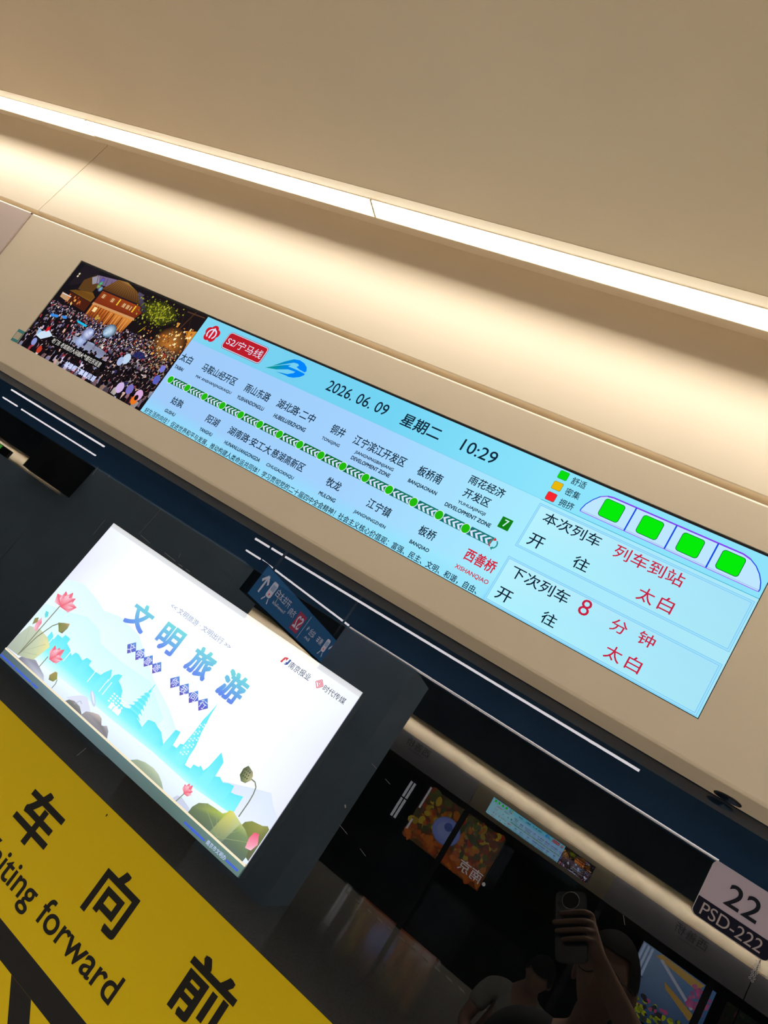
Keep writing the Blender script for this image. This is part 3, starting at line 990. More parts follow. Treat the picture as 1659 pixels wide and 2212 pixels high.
sx, sy = -0.0, 0.0
b = MB()
for rr, zz, mi in ((0.0165, -0.0007, 0), (0.0130, -0.0011, 1)):
    seg = 28
    pts = [(rr * math.cos(2 * math.pi * k / seg), rr * math.sin(2 * math.pi * k / seg)) for k in range(seg)]
    b.mesh([(x, y, 0.0) for x, y in pts] + [(x, y, zz) for x, y in pts],
           [(k, (k + 1) % seg, seg + (k + 1) % seg, seg + k) for k in range(seg)] + [tuple(range(seg, 2 * seg))[::-1]], mi)
root = empty('round_sensor', (0.1022, 0.9745, ZG - 0.0005), (0, 0, 0), 'small round black sensor under the header near the number plate', 'sensor')
b.build('sensor_housing', [M_BLACK, M_LENS], root)

# ---------------------------------------------------------------- screen door glass
def glass_pane(x0, x1, z0, z1, y, face, label, name='glass_pane', back=0.012):
    b = MB()
    sg = 1 if back > 0 else -1
    b.poly([(x0, y, z0), (x1, y, z0), (x1, y, z1), (x0, y, z1)][::sg], 0)
    b.poly([(x0, y + back, z0), (x0, y + back, z1), (x1, y + back, z1), (x1, y + back, z0)][::sg], 1)
    b.poly([(x0, y, z1), (x1, y, z1), (x1, y + back, z1), (x0, y + back, z1)][::sg], 1)
    b.poly([(x0, y, z0), (x0, y, z1), (x0, y + back, z1), (x0, y + back, z0)][::sg], 1)
    b.poly([(x1, y, z0), (x1, y + back, z0), (x1, y + back, z1), (x1, y, z1)][::sg], 1)
    root = empty('screen_door', ((x0 + x1) / 2, y, z0), (0, 0, 0), label, 'door')
    o = b.build(name, [face, M_GLASSIN], root, loc=(-(x0 + x1) / 2, -y, -z0))
    return o


gp = glass_pane(-3.6, 0.1995, -H + 0.02, ZG, YG, M_GLASS, 'big dark door glass carrying the yellow sticker and reflections')
glass_pane(0.2005, 2.4, -H + 0.02, ZG, YG, M_GLASS, 'dark glass pane right of the number plate')
glass_pane(X0, -3.604, -H + 0.02, ZG, YG, M_GLASS, 'dark glass far left beyond the picture')
glass_pane(2.404, X1, -H + 0.02, ZG, YG, M_GLASS, 'dark glass far right beyond the picture')
glass_pane(X0, X1, -H + 0.02, ZG, YO, M_GLASS2, 'glass of the opposite platform doors, seen mirrored', back=-0.012)

# opaque navy header zone behind the upper glass
b = MB()
b.box(-3.6, 2.4, YG + 0.016, YG + 0.03, 0.1350, 0.21)
hd = b.build('back_painted_band', mat('deep_navy_paint', (0.08, 0.21, 0.46, 1), 0.8, spec=0.05))
tag(hd, 'deep navy band behind the top of the door glass, under the header', 'panel')

# scratches belong to the glass
sc = MB()
off = Vector((0, 0, 0))
for (xa, za, xb, zb, w) in ((-1.089, 0.117, -1.092, 0.137, 0.0008), (-1.052, 0.129, -1.053, 0.135, 0.0009), (-0.895, 0.073, -0.866, 0.07, 0.0005), (-0.827, 0.071, -0.796, 0.069, 0.0006), (-0.787, 0.068, -0.776, 0.068, 0.0007),
                            (-0.767, 0.068, -0.757, 0.068, 0.0007), (-0.984, 0.025, -0.986, 0.061, 0.0004), (-0.9, 0.072, -0.898, 0.135, 0.0003), (-0.795, 0.077, -0.798, 0.085, 0.0004),
                            (-0.585, 0.122, -0.583, 0.104, 0.0012), (-0.580, 0.101, -0.566, 0.099, 0.0008), (-0.300, -0.010, -0.290, -0.012, 0.0004),
                            (-0.272, -0.016, -0.262, -0.018, 0.0004), (-0.290, -0.100, -0.275, -0.103, 0.0004), (-0.250, -0.107, -0.238, -0.110, 0.0004),
                            (-0.300, -0.075, -0.297, -0.078, 0.0018), (-0.700, -0.245, -0.705, -0.262, 0.0005), (0.060, 0.020, 0.066, 0.012, 0.0004)):
    d = Vector((xb - xa, 0, zb - za))
    nrm = Vector((-d.z, 0, d.x)).normalized() * w / 2
    A, B = Vector((xa, YG - 0.0004, za)) - off, Vector((xb, YG - 0.0004, zb)) - off
    sc.poly([A + nrm, A - nrm, B - nrm, B + nrm])
sc.build('scratches', M_SCRATCH, gp)

# glass joint edge, coloured white to show the highlight along it
b = MB()
b.box(-0.448, 0.124, YG - 0.0022, YG - 0.0002, 0.1338, 0.1352)
tag(b.build('edge_highlight_strip', M_WHITEEDGE), 'thin white line painted for the highlight on the glass edge, running into the number plate', 'trim')
# perforated film edge below the number plate
b = MB()
for k in range(7):
    for j in range(2):
        u, v = 0.1975 + 0.0030 * j + 0.0007 * (k % 2), 0.0640 - 0.0033 * k - 0.0016 * j
        for (pa, pb) in (((0, .0014), (.0014, 0)), ((.0014, 0), (0, -.0014)), ((0, -.0014), (-.0014, 0)), ((-.0014, 0), (0, .0014))):
            A, B = Vector((u + pa[0], YG - 0.0003, v + pa[1])), Vector((u + pb[0], YG - 0.0003, v + pb[1]))
            d = (B - A).normalized()
            nn = Vector((-d.z, 0, d.x)) * 0.00022
            b.poly([A + nn, A - nn, B - nn, B + nn])
tag(b.build('perforated_film_edge', M_SCRATCH), 'lacy perforated film edge on the glass under the number plate', 'film')

# ---------------------------------------------------------------- yellow sticker
root = empty('warning_sticker', (-0.60, YG - 0.0008, -0.56), (0, 0, 0), 'large yellow waiting sticker with black lettering and hazard stripes on the glass', 'sticker')
a = Art(-0.60, -0.56, 0.00015, 0.0)
YEL = rgb(214, 184, 0)
BLK = rgb(26, 26, 28)
a.rect(-1.05, -0.4822, 0.02, -0.2812, YEL, 0)
a.build('yellow_panel', M_PRINT, root)
a = Art(-0.60, -0.56, 0.00015, 0.0)
a.rect(-1.05, -0.5146, 0.02, -0.4822, BLK, 0)
a.build('black_band', M_PRINT, root)
a = Art(-0.60, -0.56, 0.00015, 0.0)
a.rect(-1.05, -0.70, 0.02, -0.5146, YEL, 0)
for k in range(11):
    u = -1.05 + 0.098 * k
    p = [(u - 0.005 + 0.0, -0.5146), (u + 0.0425, -0.5146), (u + 0.0425 + 0.150, -0.66), (u - 0.005 + 0.150, -0.66)]
    p = [(min(max(x, -1.05), 0.02), z) for x, z in p]
    a.shape(p, BLK, 1)
a.build('hazard_stripes', M_PRINT, root)
a = Art(-0.60, -0.56, 0.00015, 0.0003)
for t, ua, ub, va, vb in (('候', -0.9090, -0.8390, -0.3975, -0.3250), ('车', -0.7290, -0.6470, -0.3985, -0.3240), ('向', -0.5410, -0.4695, -0.3985, -0.3250), ('前', -0.3600, -0.2790, -0.3990, -0.3250)):
    a.text(t, ua, va, ub, vb, rgb(24, 22, 20), 0, bold=0.022, res=6)
    a.build('character_lettering', M_PRINT, root)
    a = Art(-0.60, -0.56, 0.00015, 0.0003)
a = Art(-0.60, -0.56, 0.00015, 0.0003)
a.text('Waiting', -0.7700, -0.4610, -0.6075, -0.4155, rgb(24, 22, 20), 0, bold=0.010, res=6)
a.build('word_lettering', M_PRINT, root)
a = Art(-0.60, -0.56, 0.00015, 0.0003)
a.text('forward', -0.5890, -0.4510, -0.4203, -0.4150, rgb(24, 22, 20), 0, bold=0.010, res=6)
a.build('word_lettering', M_PRINT, root)
a = Art(-0.60, -0.56, 0.00015, 0.0003)
a.ell(-0.596, -0.292, 0.0011, 0.0022, rgb(60, 40, 20), 1, 8)
a.build('dirt_speck', M_PRINT, root)

# ---------------------------------------------------------------- number plate
root = empty('number_plate', (0.163, YG - 0.003, 0.0672), (0, 0, 0), 'grey and navy number plate reading 22 and PSD-222 on the glass', 'sign')


def rounded(u0, v0, u1, v1, r, seg=6):
    pts = []
    for cx, cy, q0 in ((u1 - r, v1 - r, 0), (u0 + r, v1 - r, 90), (u0 + r, v0 + r, 180), (u1 - r, v0 + r, 270)):
        for k in range(seg + 1):
            q = math.radians(q0 + 90.0 * k / seg)
            pts.append((cx + r * math.cos(q), cy + r * math.sin(q)))
    return pts


b = MB()
pts = rounded(0.1197 - 0.163, 0.0, 0.2060 - 0.163, 0.0674, 0.0062)
n = len(pts)
b.mesh([(x, -0.0010, z) for x, z in pts] + [(x, 0.0026, z) for x, z in pts],
       [tuple(range(n))] + [((k + 1) % n, k, n + k, n + (k + 1) % n) for k in range(n)])
b.build('plate', M_WHITEEDGE, root)
a = Art(0.163, 0.0672, 0.0001, 0.0012)
a.shape([(x + 0.163, z + 0.0672) for x, z in rounded(0.1200 - 0.163, 0.0003, 0.2057 - 0.163, 0.0671, 0.0060)], rgb(192, 180, 200), 0)
a.build('light_face', M_PRINT, root)
a = Art(0.163, 0.0672, 0.0001, 0.0014)
pp = [(x + 0.163, z + 0.0672) for x, z in rounded(0.1200 - 0.163, 0.0003, 0.2057 - 0.163, 0.0671, 0.0060) if z + 0.0672 < 0.0887]
pp = [(0.1200, 0.0887)] + pp + [(0.2057, 0.0887)]
a.shape(pp, rgb(12, 14, 38), 0)
a.build('navy_band', M_PRINT, root)
a = Art(0.163, 0.0672, 0.0001, 0.0017)
a.text('2', 0.1448, 0.0958, 0.1617, 0.1214, rgb(20, 24, 38), 0, bold=0.008, res=10)
a.text('2', 0.1646, 0.0958, 0.1814, 0.1214, rgb(20, 24, 38), 0, bold=0.008, res=10)
a.text('PSD-222', 0.1275, 0.0711, 0.1958, 0.0853, rgb(176, 166, 172), 0, res=8)
a.build('lettering', M_PRINT, root)

# ---------------------------------------------------------------- trackside light box
YL = 5.0


def lightbox():
    root = empty('advertising_lightbox', (-3.34, YL, -1.1685), (0, 0, 0), 'glowing white tourism light box across the track with lotus and skyline', 'light box')
    U, V = -3.34, -1.1685
    b = MB()
    b.box(-4.83 - U, -1.848 - U, 0.004, 0.10, -1.170 - V, 0.3195 - V)
    b.build('case', M_STEEL, root)
    A = lambda base=0.0: Art(U, V, 0.0004, base)
    a = A()
    W1, W2 = rgb(250, 247, 255), rgb(255, 255, 255)
    # film: shade falloff painted as a soft grey top strip, white field
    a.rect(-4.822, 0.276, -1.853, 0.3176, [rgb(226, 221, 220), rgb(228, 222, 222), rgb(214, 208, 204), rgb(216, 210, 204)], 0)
    xs = [-4.822, -4.4, -3.3, -2.3, -1.853]
    for k in range(4):
        e0, e1 = (rgb(232, 228, 240) if k == 0 else W2), (rgb(234, 230, 242) if k == 3 else W2)
        a.rect(xs[k], -0.20, xs[k + 1], 0.276, [e0, e1, mixc(e1, W1, 0.5), mixc(e0, W1, 0.5)], 0)
        a.rect(xs[k], -1.075, xs[k + 1], -0.20, [e0, e1, e1, e0], 0)
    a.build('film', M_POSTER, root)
    # mountains and sky wash
    a = A(0.001)
    p1, p2 = rgb(214, 236, 252), rgb(240, 252, 255)

    def wash(outline, vbase, ct, cb, L):
        for (ua, va), (ub, vb) in zip(outline, outline[1:]):
            a.shape([(ua, vbase), (ub, vbase), (ub, vb), (ua, va)], [cb, cb, ct, ct], L)
    wash([(-4.815, -0.33), (-4.70, -0.285), (-4.5986, -0.2715), (-4.40, -0.30), (-4.2414, -0.3406), (-4.0634, -0.30), (-3.7913, -0.3236), (-3.3898, -0.5236), (-3.0974, -0.624), (-2.95, -0.70)],
         -0.95, rgb(226, 242, 253), rgb(248, 255, 255), 0)
    wash([(-4.815, -0.60), (-4.5486, -0.534), (-4.344, -0.4654), (-4.1466, -0.4884), (-4.0452, -0.565), (-3.7579, -0.5734), (-3.4011, -0.5522), (-3.1, -0.70)], -0.95, rgb(214, 245, 251), rgb(240, 254, 255), 1)
    wash([(-2.45, -0.80), (-2.30, -0.74), (-2.12, -0.665), (-2.00, -0.62), (-1.93, -0.68), (-1.855, -0.72)], -0.97, rgb(222, 226, 246), rgb(238, 238, 252), 2)
    a.build('mountains', M_POSTER, root)
    # skyline
    a = A(0.0024)
    T1, T2, T3 = rgb(140, 240, 244), rgb(104, 228, 236), rgb(240, 250, 255)
    sky = [(-4.545, -0.82), (-4.543, -0.7377), (-4.49, -0.765), (-4.47, -0.7834), (-4.47, -0.725), (-4.4078, -0.7258), (-4.40, -0.690), (-4.33, -0.690), (-4.325, -0.735), (-4.2567, -0.7548), (-4.2044, -0.785),
           (-4.19, -0.745), (-4.15, -0.74), (-4.08, -0.7586), (-4.06, -0.720), (-4.0, -0.715), (-3.995, -0.755), (-3.91, -0.7622), (-3.837, -0.7535), (-3.822, -0.720), (-3.783, -0.6644), (-3.744, -0.71), (-3.735, -0.775),
           (-3.729, -0.690), (-3.70, -0.660), (-3.66, -0.650), (-3.655, -0.70), (-3.6058, -0.716), (-3.5666, -0.738), (-3.53, -0.79), (-3.4954, -0.8193), (-3.44, -0.82), (-3.275, -0.8258), (-3.207, -0.8485), (-3.2035, -0.78), (-3.18, -0.77), (-3.136, -0.76), (-3.09, -0.775), (-3.039, -0.784), (-2.96, -0.841), (-2.9475, -0.704), (-2.8999, -0.695), (-2.8853, -0.803), (-2.845, -0.80),
           (-2.842, -0.760), (-2.815, -0.75), (-2.8056, -0.641), (-2.8040, -0.519), (-2.7960, -0.4763), (-2.7859, -0.365), (-2.7757, -0.4763), (-2.7650, -0.519), (-2.7527, -0.595), (-2.735, -0.650), (-2.720, -0.7056), (-2.714, -0.789),
           (-2.700, -0.852), (-2.645, -0.845), (-2.644, -0.81), (-2.594, -0.800), (-2.592, -0.782), (-2.547, -0.799), (-2.530, -0.7543), (-2.5128, -0.6219), (-2.4511, -0.665), (-2.4403, -0.775), (-2.404, -0.757), (-2.360, -0.775),
           (-2.319, -0.753), (-2.27, -0.743), (-2.262, -0.79), (-2.222, -0.78), (-2.163, -0.757), (-2.155, -0.88)]
    sky2 = []
    for k, (u, v) in enumerate(sky):                       # keep the run of points moving to the right
        if sky2 and u <= sky2[-1][0]:
            u = sky2[-1][0] + 0.0006
        sky2.append((u, v))
    for (ua, va), (ub, vb) in zip(sky2, sky2[1:]):
        vm, vl = -0.885, -1.00
        a.shape([(ua, vm), (ub, vm), (ub, max(vb, vm)), (ua, max(va, vm))], [T1, T1, T2, T2], 0)
        a.shape([(ua, vl), (ub, vl), (ub, vm), (ua, vm)], [T3, T3, T1, T1], 0)
    # pagoda with tiered eaves
    tiers = [(-0.605, 0.012), (-0.640, 0.030), (-0.672, 0.040), (-0.704, 0.050), (-0.738, 0.060), (-0.774, 0.072), (-0.812, 0.084)]
    pc = -3.352
    a.line([(pc, -0.546), (pc, -0.61)], 0.008, T2, 0.6)
    for (v, w), (v2, w2) in zip(tiers, tiers[1:] + [(-0.89, 0.095)]):
        a.shape([(pc - w * .72, v2), (pc + w * .72, v2), (pc + w * .72, v), (pc - w * .72, v)], [T1, T1, T2, T2], 0.6)
        a.shape([(pc - w * 1.25, v - 0.014), (pc - w * .8, v - 0.010), (pc + w * .8, v - 0.010), (pc + w * 1.25, v - 0.014), (pc + w * .60, v + 0.010), (pc - w * .60, v + 0.010)], T2, 0.8)
    # white window grids
    for k in range(14):
        for j in range(3):
            if (k + j) % 3:
                a.rect(-2.800 + 0.024 * j, -0.55 - 0.020 * k, -2.786 + 0.024 * j, -0.541 - 0.020 * k, rgb(240, 255, 255), 1)
    for k in range(4):
        for j in range(5):
            a.rect(-3.62 + 0.035 * j, -0.80 - 0.022 * k, -3.60 + 0.035 * j, -0.789 - 0.022 * k, rgb(250, 255, 255), 1)
    for u in (-3.58, -3.53, -3.49):
        a.shape([(u, -0.90), (u + 0.04, -0.90), (u + 0.04, -0.865), (u + 0.02, -0.845), (u, -0.865)], rgb(255, 255, 255), 1.2)
    for u in (-4.485, -4.235, -3.90, -3.745, -3.70):
        a.line([(u, -0.74), (u, -0.86)], 0.008, rgb(250, 255, 255), 1.4)
    a.build('skyline', M_POSTER, root)
    # mist and rocks along the shore
    a = A(0.004)
    wash([(-4.40, -1.00), (-4.1, -0.97), (-3.75, -0.955), (-3.45, -0.95), (-3.0, -0.93), (-2.6, -0.935), (-2.2, -0.90), (-1.86, -0.93)], -1.078, rgb(242, 250, 255), rgb(226, 232, 248), 0)
    a.shape([(-3.97, -1.05), (-3.86, -0.965), (-3.80, -0.945), (-3.72, -0.99), (-3.62, -1.05)], rgb(224, 222, 236), 0.6)
    a.shape([(-4.634, -1.076), (-4.61, -1.03), (-4.556, -1.0114), (-4.47, -0.995), (-4.3983, -1.0142), (-4.30, -1.04), (-4.2511, -1.076)],
            [rgb(120, 116, 128), rgb(150, 146, 158), rgb(170, 164, 176), rgb(164, 158, 170), rgb(150, 146, 160), rgb(176, 172, 184), rgb(206, 204, 214)], 1)
    a.shape([(-3.95, -1.076), (-3.93, -1.05), (-3.8784, -1.03), (-3.80, -1.035), (-3.7504, -1.060), (-3.73, -1.076)], [rgb(110, 106, 100), rgb(130, 126, 118), rgb(166, 160, 156), rgb(150, 144, 142), rgb(120, 116, 116), rgb(110, 106, 106)], 1)
    a.shape([(-3.74, -1.076), (-3.72, -1.03), (-3.6582, -1.002), (-3.60, -0.985), (-3.5562, -0.9938), (-3.52, -1.03), (-3.5035, -1.0274), (-3.4715, -1.0068), (-3.43, -1.03), (-3.397, -1.076)],
            [rgb(146, 138, 140), rgb(166, 156, 156), rgb(196, 178, 170), rgb(210, 190, 178), rgb(190, 172, 164), rgb(132, 124, 126), rgb(160, 150, 150), rgb(186, 176, 174), rgb(166, 158, 160), rgb(130, 124, 128)], 1.4)
    a.shape([(-2.62, -1.076), (-2.60, -1.04), (-2.56, -1.03), (-2.46, -1.05), (-2.44, -1.076)], rgb(204, 204, 222), 1)
    a.build('rocks', M_POSTER, root)
    # lotus leaves, flowers, pods
    a = A(0.0056)

    def leaf(pts, c, L):
        a.shape(pts, [rgb(k) for k in c], L)
    leaf([(-4.815, -1.07), (-4.812, -0.93), (-4.78, -0.82), (-4.66, -0.785), (-4.5212, -0.8012), (-4.4491, -0.8462), (-4.47, -0.93), (-4.4924, -1.0038), (-4.56, -1.03), (-4.66, -1.06)],
         ((172, 176, 160), (186, 190, 170), (196, 200, 176), (204, 208, 180), (214, 212, 160), (244, 226, 150), (222, 216, 150), (206, 208, 160), (196, 200, 170), (176, 182, 160)), 0)
    for u, v in ((-4.76, -0.84), (-4.62, -0.80), (-4.50, -0.85), (-4.50, -0.96)):
        a.line([(-4.66, -1.02), (u, v)], 0.004, rgb(176, 180, 150), 1)
    leaf([(-3.11, -1.078), (-3.06, -1.04), (-2.9884, -1.0184), (-2.90, -1.010), (-2.8315, -1.0193), (-2.77, -1.045), (-2.72, -1.078)], ((150, 160, 132), (164, 174, 146), (186, 194, 160), (196, 204, 172), (190, 198, 164), (176, 186, 156), (160, 168, 146)), 0)
    leaf([(-2.054, -0.93), (-2.04, -0.875), (-1.9986, -0.841), (-1.9142, -0.8208), (-1.8800, -0.800), (-1.8560, -0.812), (-1.8560, -1.05), (-1.93, -1.03)],
         ((120, 124, 60), (130, 134, 64), (140, 142, 70), (156, 152, 76), (150, 148, 80), (130, 130, 70), (96, 96, 72), (100, 104, 60)), 0)
    leaf([(-2.4480, -1.078), (-2.4467, -1.03), (-2.4211, -0.9816), (-2.36, -0.945), (-2.2856, -0.9356), (-2.22, -0.930), (-2.1606, -0.8735), (-2.08, -0.895), (-2.0064, -0.9119), (-1.95, -0.94), (-1.9012, -0.989), (-1.885, -1.04), (-1.890, -1.078)],
         ((96, 110, 84), (110, 124, 90), (126, 134, 90), (140, 152, 96), (160, 176, 96), (180, 190, 80), (220, 216, 120), (196, 200, 132), (170, 180, 120), (130, 146, 96), (112, 130, 92), (100, 116, 90), (96, 108, 96)), 1)
    a.shape([(-2.19, -0.885), (-2.1606, -0.8735), (-2.06, -0.905), (-2.10, -1.076), (-2.22, -1.076)], [rgb(210, 206, 70), rgb(226, 216, 110), rgb(196, 200, 140), rgb(116, 128, 108), rgb(128, 140, 104)], 1.5)
    for u, v in ((-2.38, -0.96), (-2.27, -0.94), (-2.02, -0.92), (-1.93, -0.96)):
        a.line([(-2.15, -1.07), (u, v)], 0.004, rgb(150, 160, 110), 2)

    def stem(pts, w, c=(126, 128, 96), L=2):
        a.line(pts, w, rgb(c), L)
    stem([(-4.6574, -0.5387), (-4.662, -0.80), (-4.664, -1.0583)], 0.012, (140, 136, 112))
    stem([(-4.5376, -0.6559), (-4.575, -0.70), (-4.63, -0.85), (-4.66, -1.04)], 0.010)
    stem([(-4.39, -0.9103), (-4.394, -1.0177)], 0.009)
    stem([(-4.1542, -0.9974), (-4.140, -1.03), (-4.1417, -1.0734)], 0.008)
    stem([(-2.562, -1.000), (-2.580, -1.076)], 0.008, (130, 140, 110))
    stem([(-2.1900, -0.632), (-2.150, -0.632), (-2.1211, -0.655), (-2.108, -0.70), (-2.1021, -0.76), (-2.1021, -0.8772)], 0.009, (120, 124, 96))
    stem([(-3.80, -1.01), (-3.83, -1.0), (-3.86, -1.05)], 0.005, (170, 172, 186))

    def lotus(cx, cy, s, L, tips=((-1.0, 0.5), (-0.55, 0.95), (0.0, 1.15), (0.5, 0.95), (1.05, 0.55))):
        pk, lt = rgb(240, 96, 116), rgb(252, 206, 214)
        for k, (tx, ty) in enumerate(tips):
            nx, ny = -ty * 0.32, tx * 0.32
            a.shape([(cx, cy), (cx + s * (tx * .55 + nx), cy + s * (ty * .55 + ny)), (cx + s * tx, cy + s * ty), (cx + s * (tx * .55 - nx), cy + s * (ty * .55 - ny))], [pk, lt, pk, mixc(pk, lt, .6)], L + 0.2 * k)
        a.shape([(cx - .1 * s, cy - .05 * s), (cx - .42 * s, cy + .35 * s), (cx - .1 * s, cy + .85 * s), (cx + .28 * s, cy + .4 * s)], [rgb(238, 84, 104), rgb(246, 140, 150), lt, rgb(242, 110, 126)], L + 1.2)
        a.shape([(cx - .1 * s, cy - .05 * s), (cx + .3 * s, cy + .3 * s), (cx + .85 * s, cy + .42 * s), (cx + .45 * s, cy - .02 * s)], [rgb(238, 84, 104), rgb(246, 150, 160), lt, rgb(240, 96, 114)], L + 1.4)
    lotus(-4.640, -0.535, 0.135, 3)
    lotus(-4.350, -0.915, 0.115, 3, ((-0.5, 0.95), (0.0, 1.05), (0.45, 1.15), (0.9, 0.55)))
    lotus(-2.560, -1.000, 0.070, 3, ((-0.6, 0.75), (-0.2, 1.1), (0.25, 1.15), (0.65, 0.7)))
    a.shape([(-4.7333, -0.7017), (-4.690, -0.74), (-4.680, -0.824), (-4.725, -0.815), (-4.745, -0.76)], [rgb(250, 190, 204), rgb(240, 120, 140), rgb(244, 150, 164), rgb(250, 200, 212), rgb(246, 160, 176)], 3)
    a.shape([(-4.79, -0.745), (-4.76, -0.72), (-4.735, -0.755), (-4.765, -0.80)], rgb(150, 140, 80), 3)
    a.shape([(-4.745, -0.64), (-4.71, -0.635), (-4.685, -0.665), (-4.70, -0.69), (-4.73, -0.67)], rgb(110, 214, 214), 3)
    a.shape([(-1.9465, -0.9347), (-1.9365, -0.8866), (-1.900, -0.875), (-1.8643, -0.9328), (-1.8839, -0.9889), (-1.93, -1.0)], [rgb(244, 130, 150), rgb(240, 90, 120), rgb(236, 90, 120), rgb(246, 150, 170), rgb(252, 200, 210), rgb(248, 170, 184)], 3)

    def pod(pts, c, L=3):
        a.shape(pts, [rgb(k) for k in c], L)
    pod([(-4.5476, -0.6509), (-4.50, -0.625), (-4.4382, -0.5983), (-4.425, -0.64), (-4.4359, -0.6992), (-4.48, -0.705)], ((120, 120, 60), (150, 140, 80), (200, 160, 110), (150, 140, 90), (96, 100, 60), (140, 140, 80)))
    pod([(-4.2255, -0.9609), (-4.20, -0.955), (-4.1583, -0.994), (-4.175, -1.03), (-4.2242, -1.0408), (-4.25, -1.01)], ((190, 150, 90), (170, 150, 80), (150, 150, 80), (140, 140, 80), (110, 110, 70), (160, 140, 80)))
    pod([(-2.267, -0.5734), (-2.2106, -0.5885), (-2.190, -0.61), (-2.1841, -0.6415), (-2.21, -0.68), (-2.2466, -0.6875), (-2.2829, -0.6595), (-2.288, -0.61)],
        ((96, 104, 66), (150, 140, 110), (206, 176, 140), (190, 180, 130), (120, 128, 80), (104, 112, 70), (84, 92, 62), (84, 92, 60)))
    for k in range(9):
        a.ell(-2.262 + 0.018 * (k % 3) + 0.004 * (k // 3), -0.605 - 0.022 * (k // 3), 0.005, 0.006, rgb(66, 74, 46), 4, 7)
    a.ell(-3.745, -0.925, 0.075, 0.020, rgb(206, 210, 232), 3, 12, -0.55)
    a.ell(-3.750, -0.918, 0.060, 0.007, rgb(236, 240, 252), 3.4, 10, -0.55)
    a.build('lotus_plants', M_POSTER, root)
    # headline
    a = A(0.008)
    for t, ua, ub in (('文', -4.015, -3.768), ('明', -3.632, -3.398), ('旅', -3.245, -3.010), ('游', -2.876, -2.646)):
        a.text(t, ua, -0.316, ub, -0.090, rgb(104, 134, 226), 0, bold=0.030, res=5, top=rgb(122, 214, 214))
    a.build('headline', M_POSTER, root)
    a = A(0.008)
    a.text('<< 文明旅游 · 文明出行 >>', -3.712, 0.002, -2.995, 0.052, rgb(150, 152, 178), 0)
    for k, t in enumerate('文明旅途你我同行'):
        u = (-3.758 + 0.1068 * k) if k < 4 else (-3.214 + 0.1100 * (k - 4))
        v = -0.4385
        a.shape([(u - 0.056, v), (u, v - 0.057), (u + 0.056, v), (u, v + 0.057)], [rgb(92, 108, 200), rgb(112, 82, 176), rgb(92, 108, 200), rgb(96, 150, 214)], 0)
        a.text(t, u - 0.031, v - 0.033, u + 0.031, v + 0.033, rgb(226, 222, 250), 1, bold=0.008)
    a.build('slogan', M_POSTER, root)
    a = A(0.008)
    a.shape([(-2.560, 0.160), (-2.548, 0.205), (-2.530, 0.215), (-2.512, 0.215), (-2.520, 0.190), (-2.538, 0.188), (-2.542, 0.160)], rgb(206, 62, 66), 0)
    a.shape([(-2.522, 0.160), (-2.514, 0.182), (-2.504, 0.184), (-2.500, 0.215), (-2.484, 0.215), (-2.490, 0.172), (-2.504, 0.160)], rgb(58, 84, 150), 0)
    a.line([(-2.532, 0.200), (-2.512, 0.165)], 0.007, rgb(250, 250, 255), 1)
    a.text('南京报业', -2.478, 0.158, -2.266, 0.2135, rgb(92, 92, 112), 0, bold=0.006)
    for k, q in enumerate((0.036, 0.024, 0.012)):
        p = [(-2.176 - q, 0.1905), (-2.176, 0.1905 - q), (-2.176 + q, 0.1905), (-2.176, 0.1905 + q), (-2.176 - q, 0.1905)]
        a.line(p[k % 2:5] if k else p, 0.006, rgb(222, 92, 104), 0)
    a.text('时代传媒', -2.132, 0.164, -1.922, 0.2140, rgb(92, 88, 92), 0, bold=0.006)
    a.build('sponsor_marks', M_POSTER, root)
    # cream ledge line, green strip with led letters
    a = A(0.008)
    a.rect(-4.822, -1.0915, -1.853, -1.0760, rgb(246, 226, 190), 0)
    a.build('ledge_line', M_POSTER, root)
    a = A(0.006)
    for k in range(4):
        c0 = (rgb(84, 100, 104), rgb(112, 134, 136), rgb(96, 116, 116), rgb(94, 118, 110), rgb(108, 134, 122))
        a.rect(-4.822 + 0.742 * k, -1.1685, -4.080 + 0.742 * k, -1.0915, [mixc(c0[k], rgb(60, 70, 76), 0.3), mixc(c0[k + 1], rgb(60, 70, 76), 0.3), c0[k + 1], c0[k]], 0)
    a.build('led_strip', M_POSTER, root)
    a = A(0.0072)
    a.text('南京市文明办', -2.194, -1.150, -2.002, -1.117, rgb(206, 216, 255), 0)
    for (ua, ub, va) in ((-4.812, -4.25, -1.147), (-2.42, -2.204, -1.140), (-1.99, -1.872, -1.138)):
        n = int((ub - ua) / 0.0125)
        for k in range(n):
            if (k * 7) % 19 == 5:
                continue
            u = ua + (ub - ua) * k / n
            a.ell(u, va, 0.0050, 0.010, rgb(40, 84, 250), 0, 7)
            a.ell(u, va, 0.0018, 0.0045, rgb(70, 96, 120), 0.5, 6)
    a.build('led_letters', M_POSTER, root)
    return root


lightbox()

# ---------------------------------------------------------------- what stands behind the camera and shows up in the glass
# opposite trackside posters
YP = my(6.10)


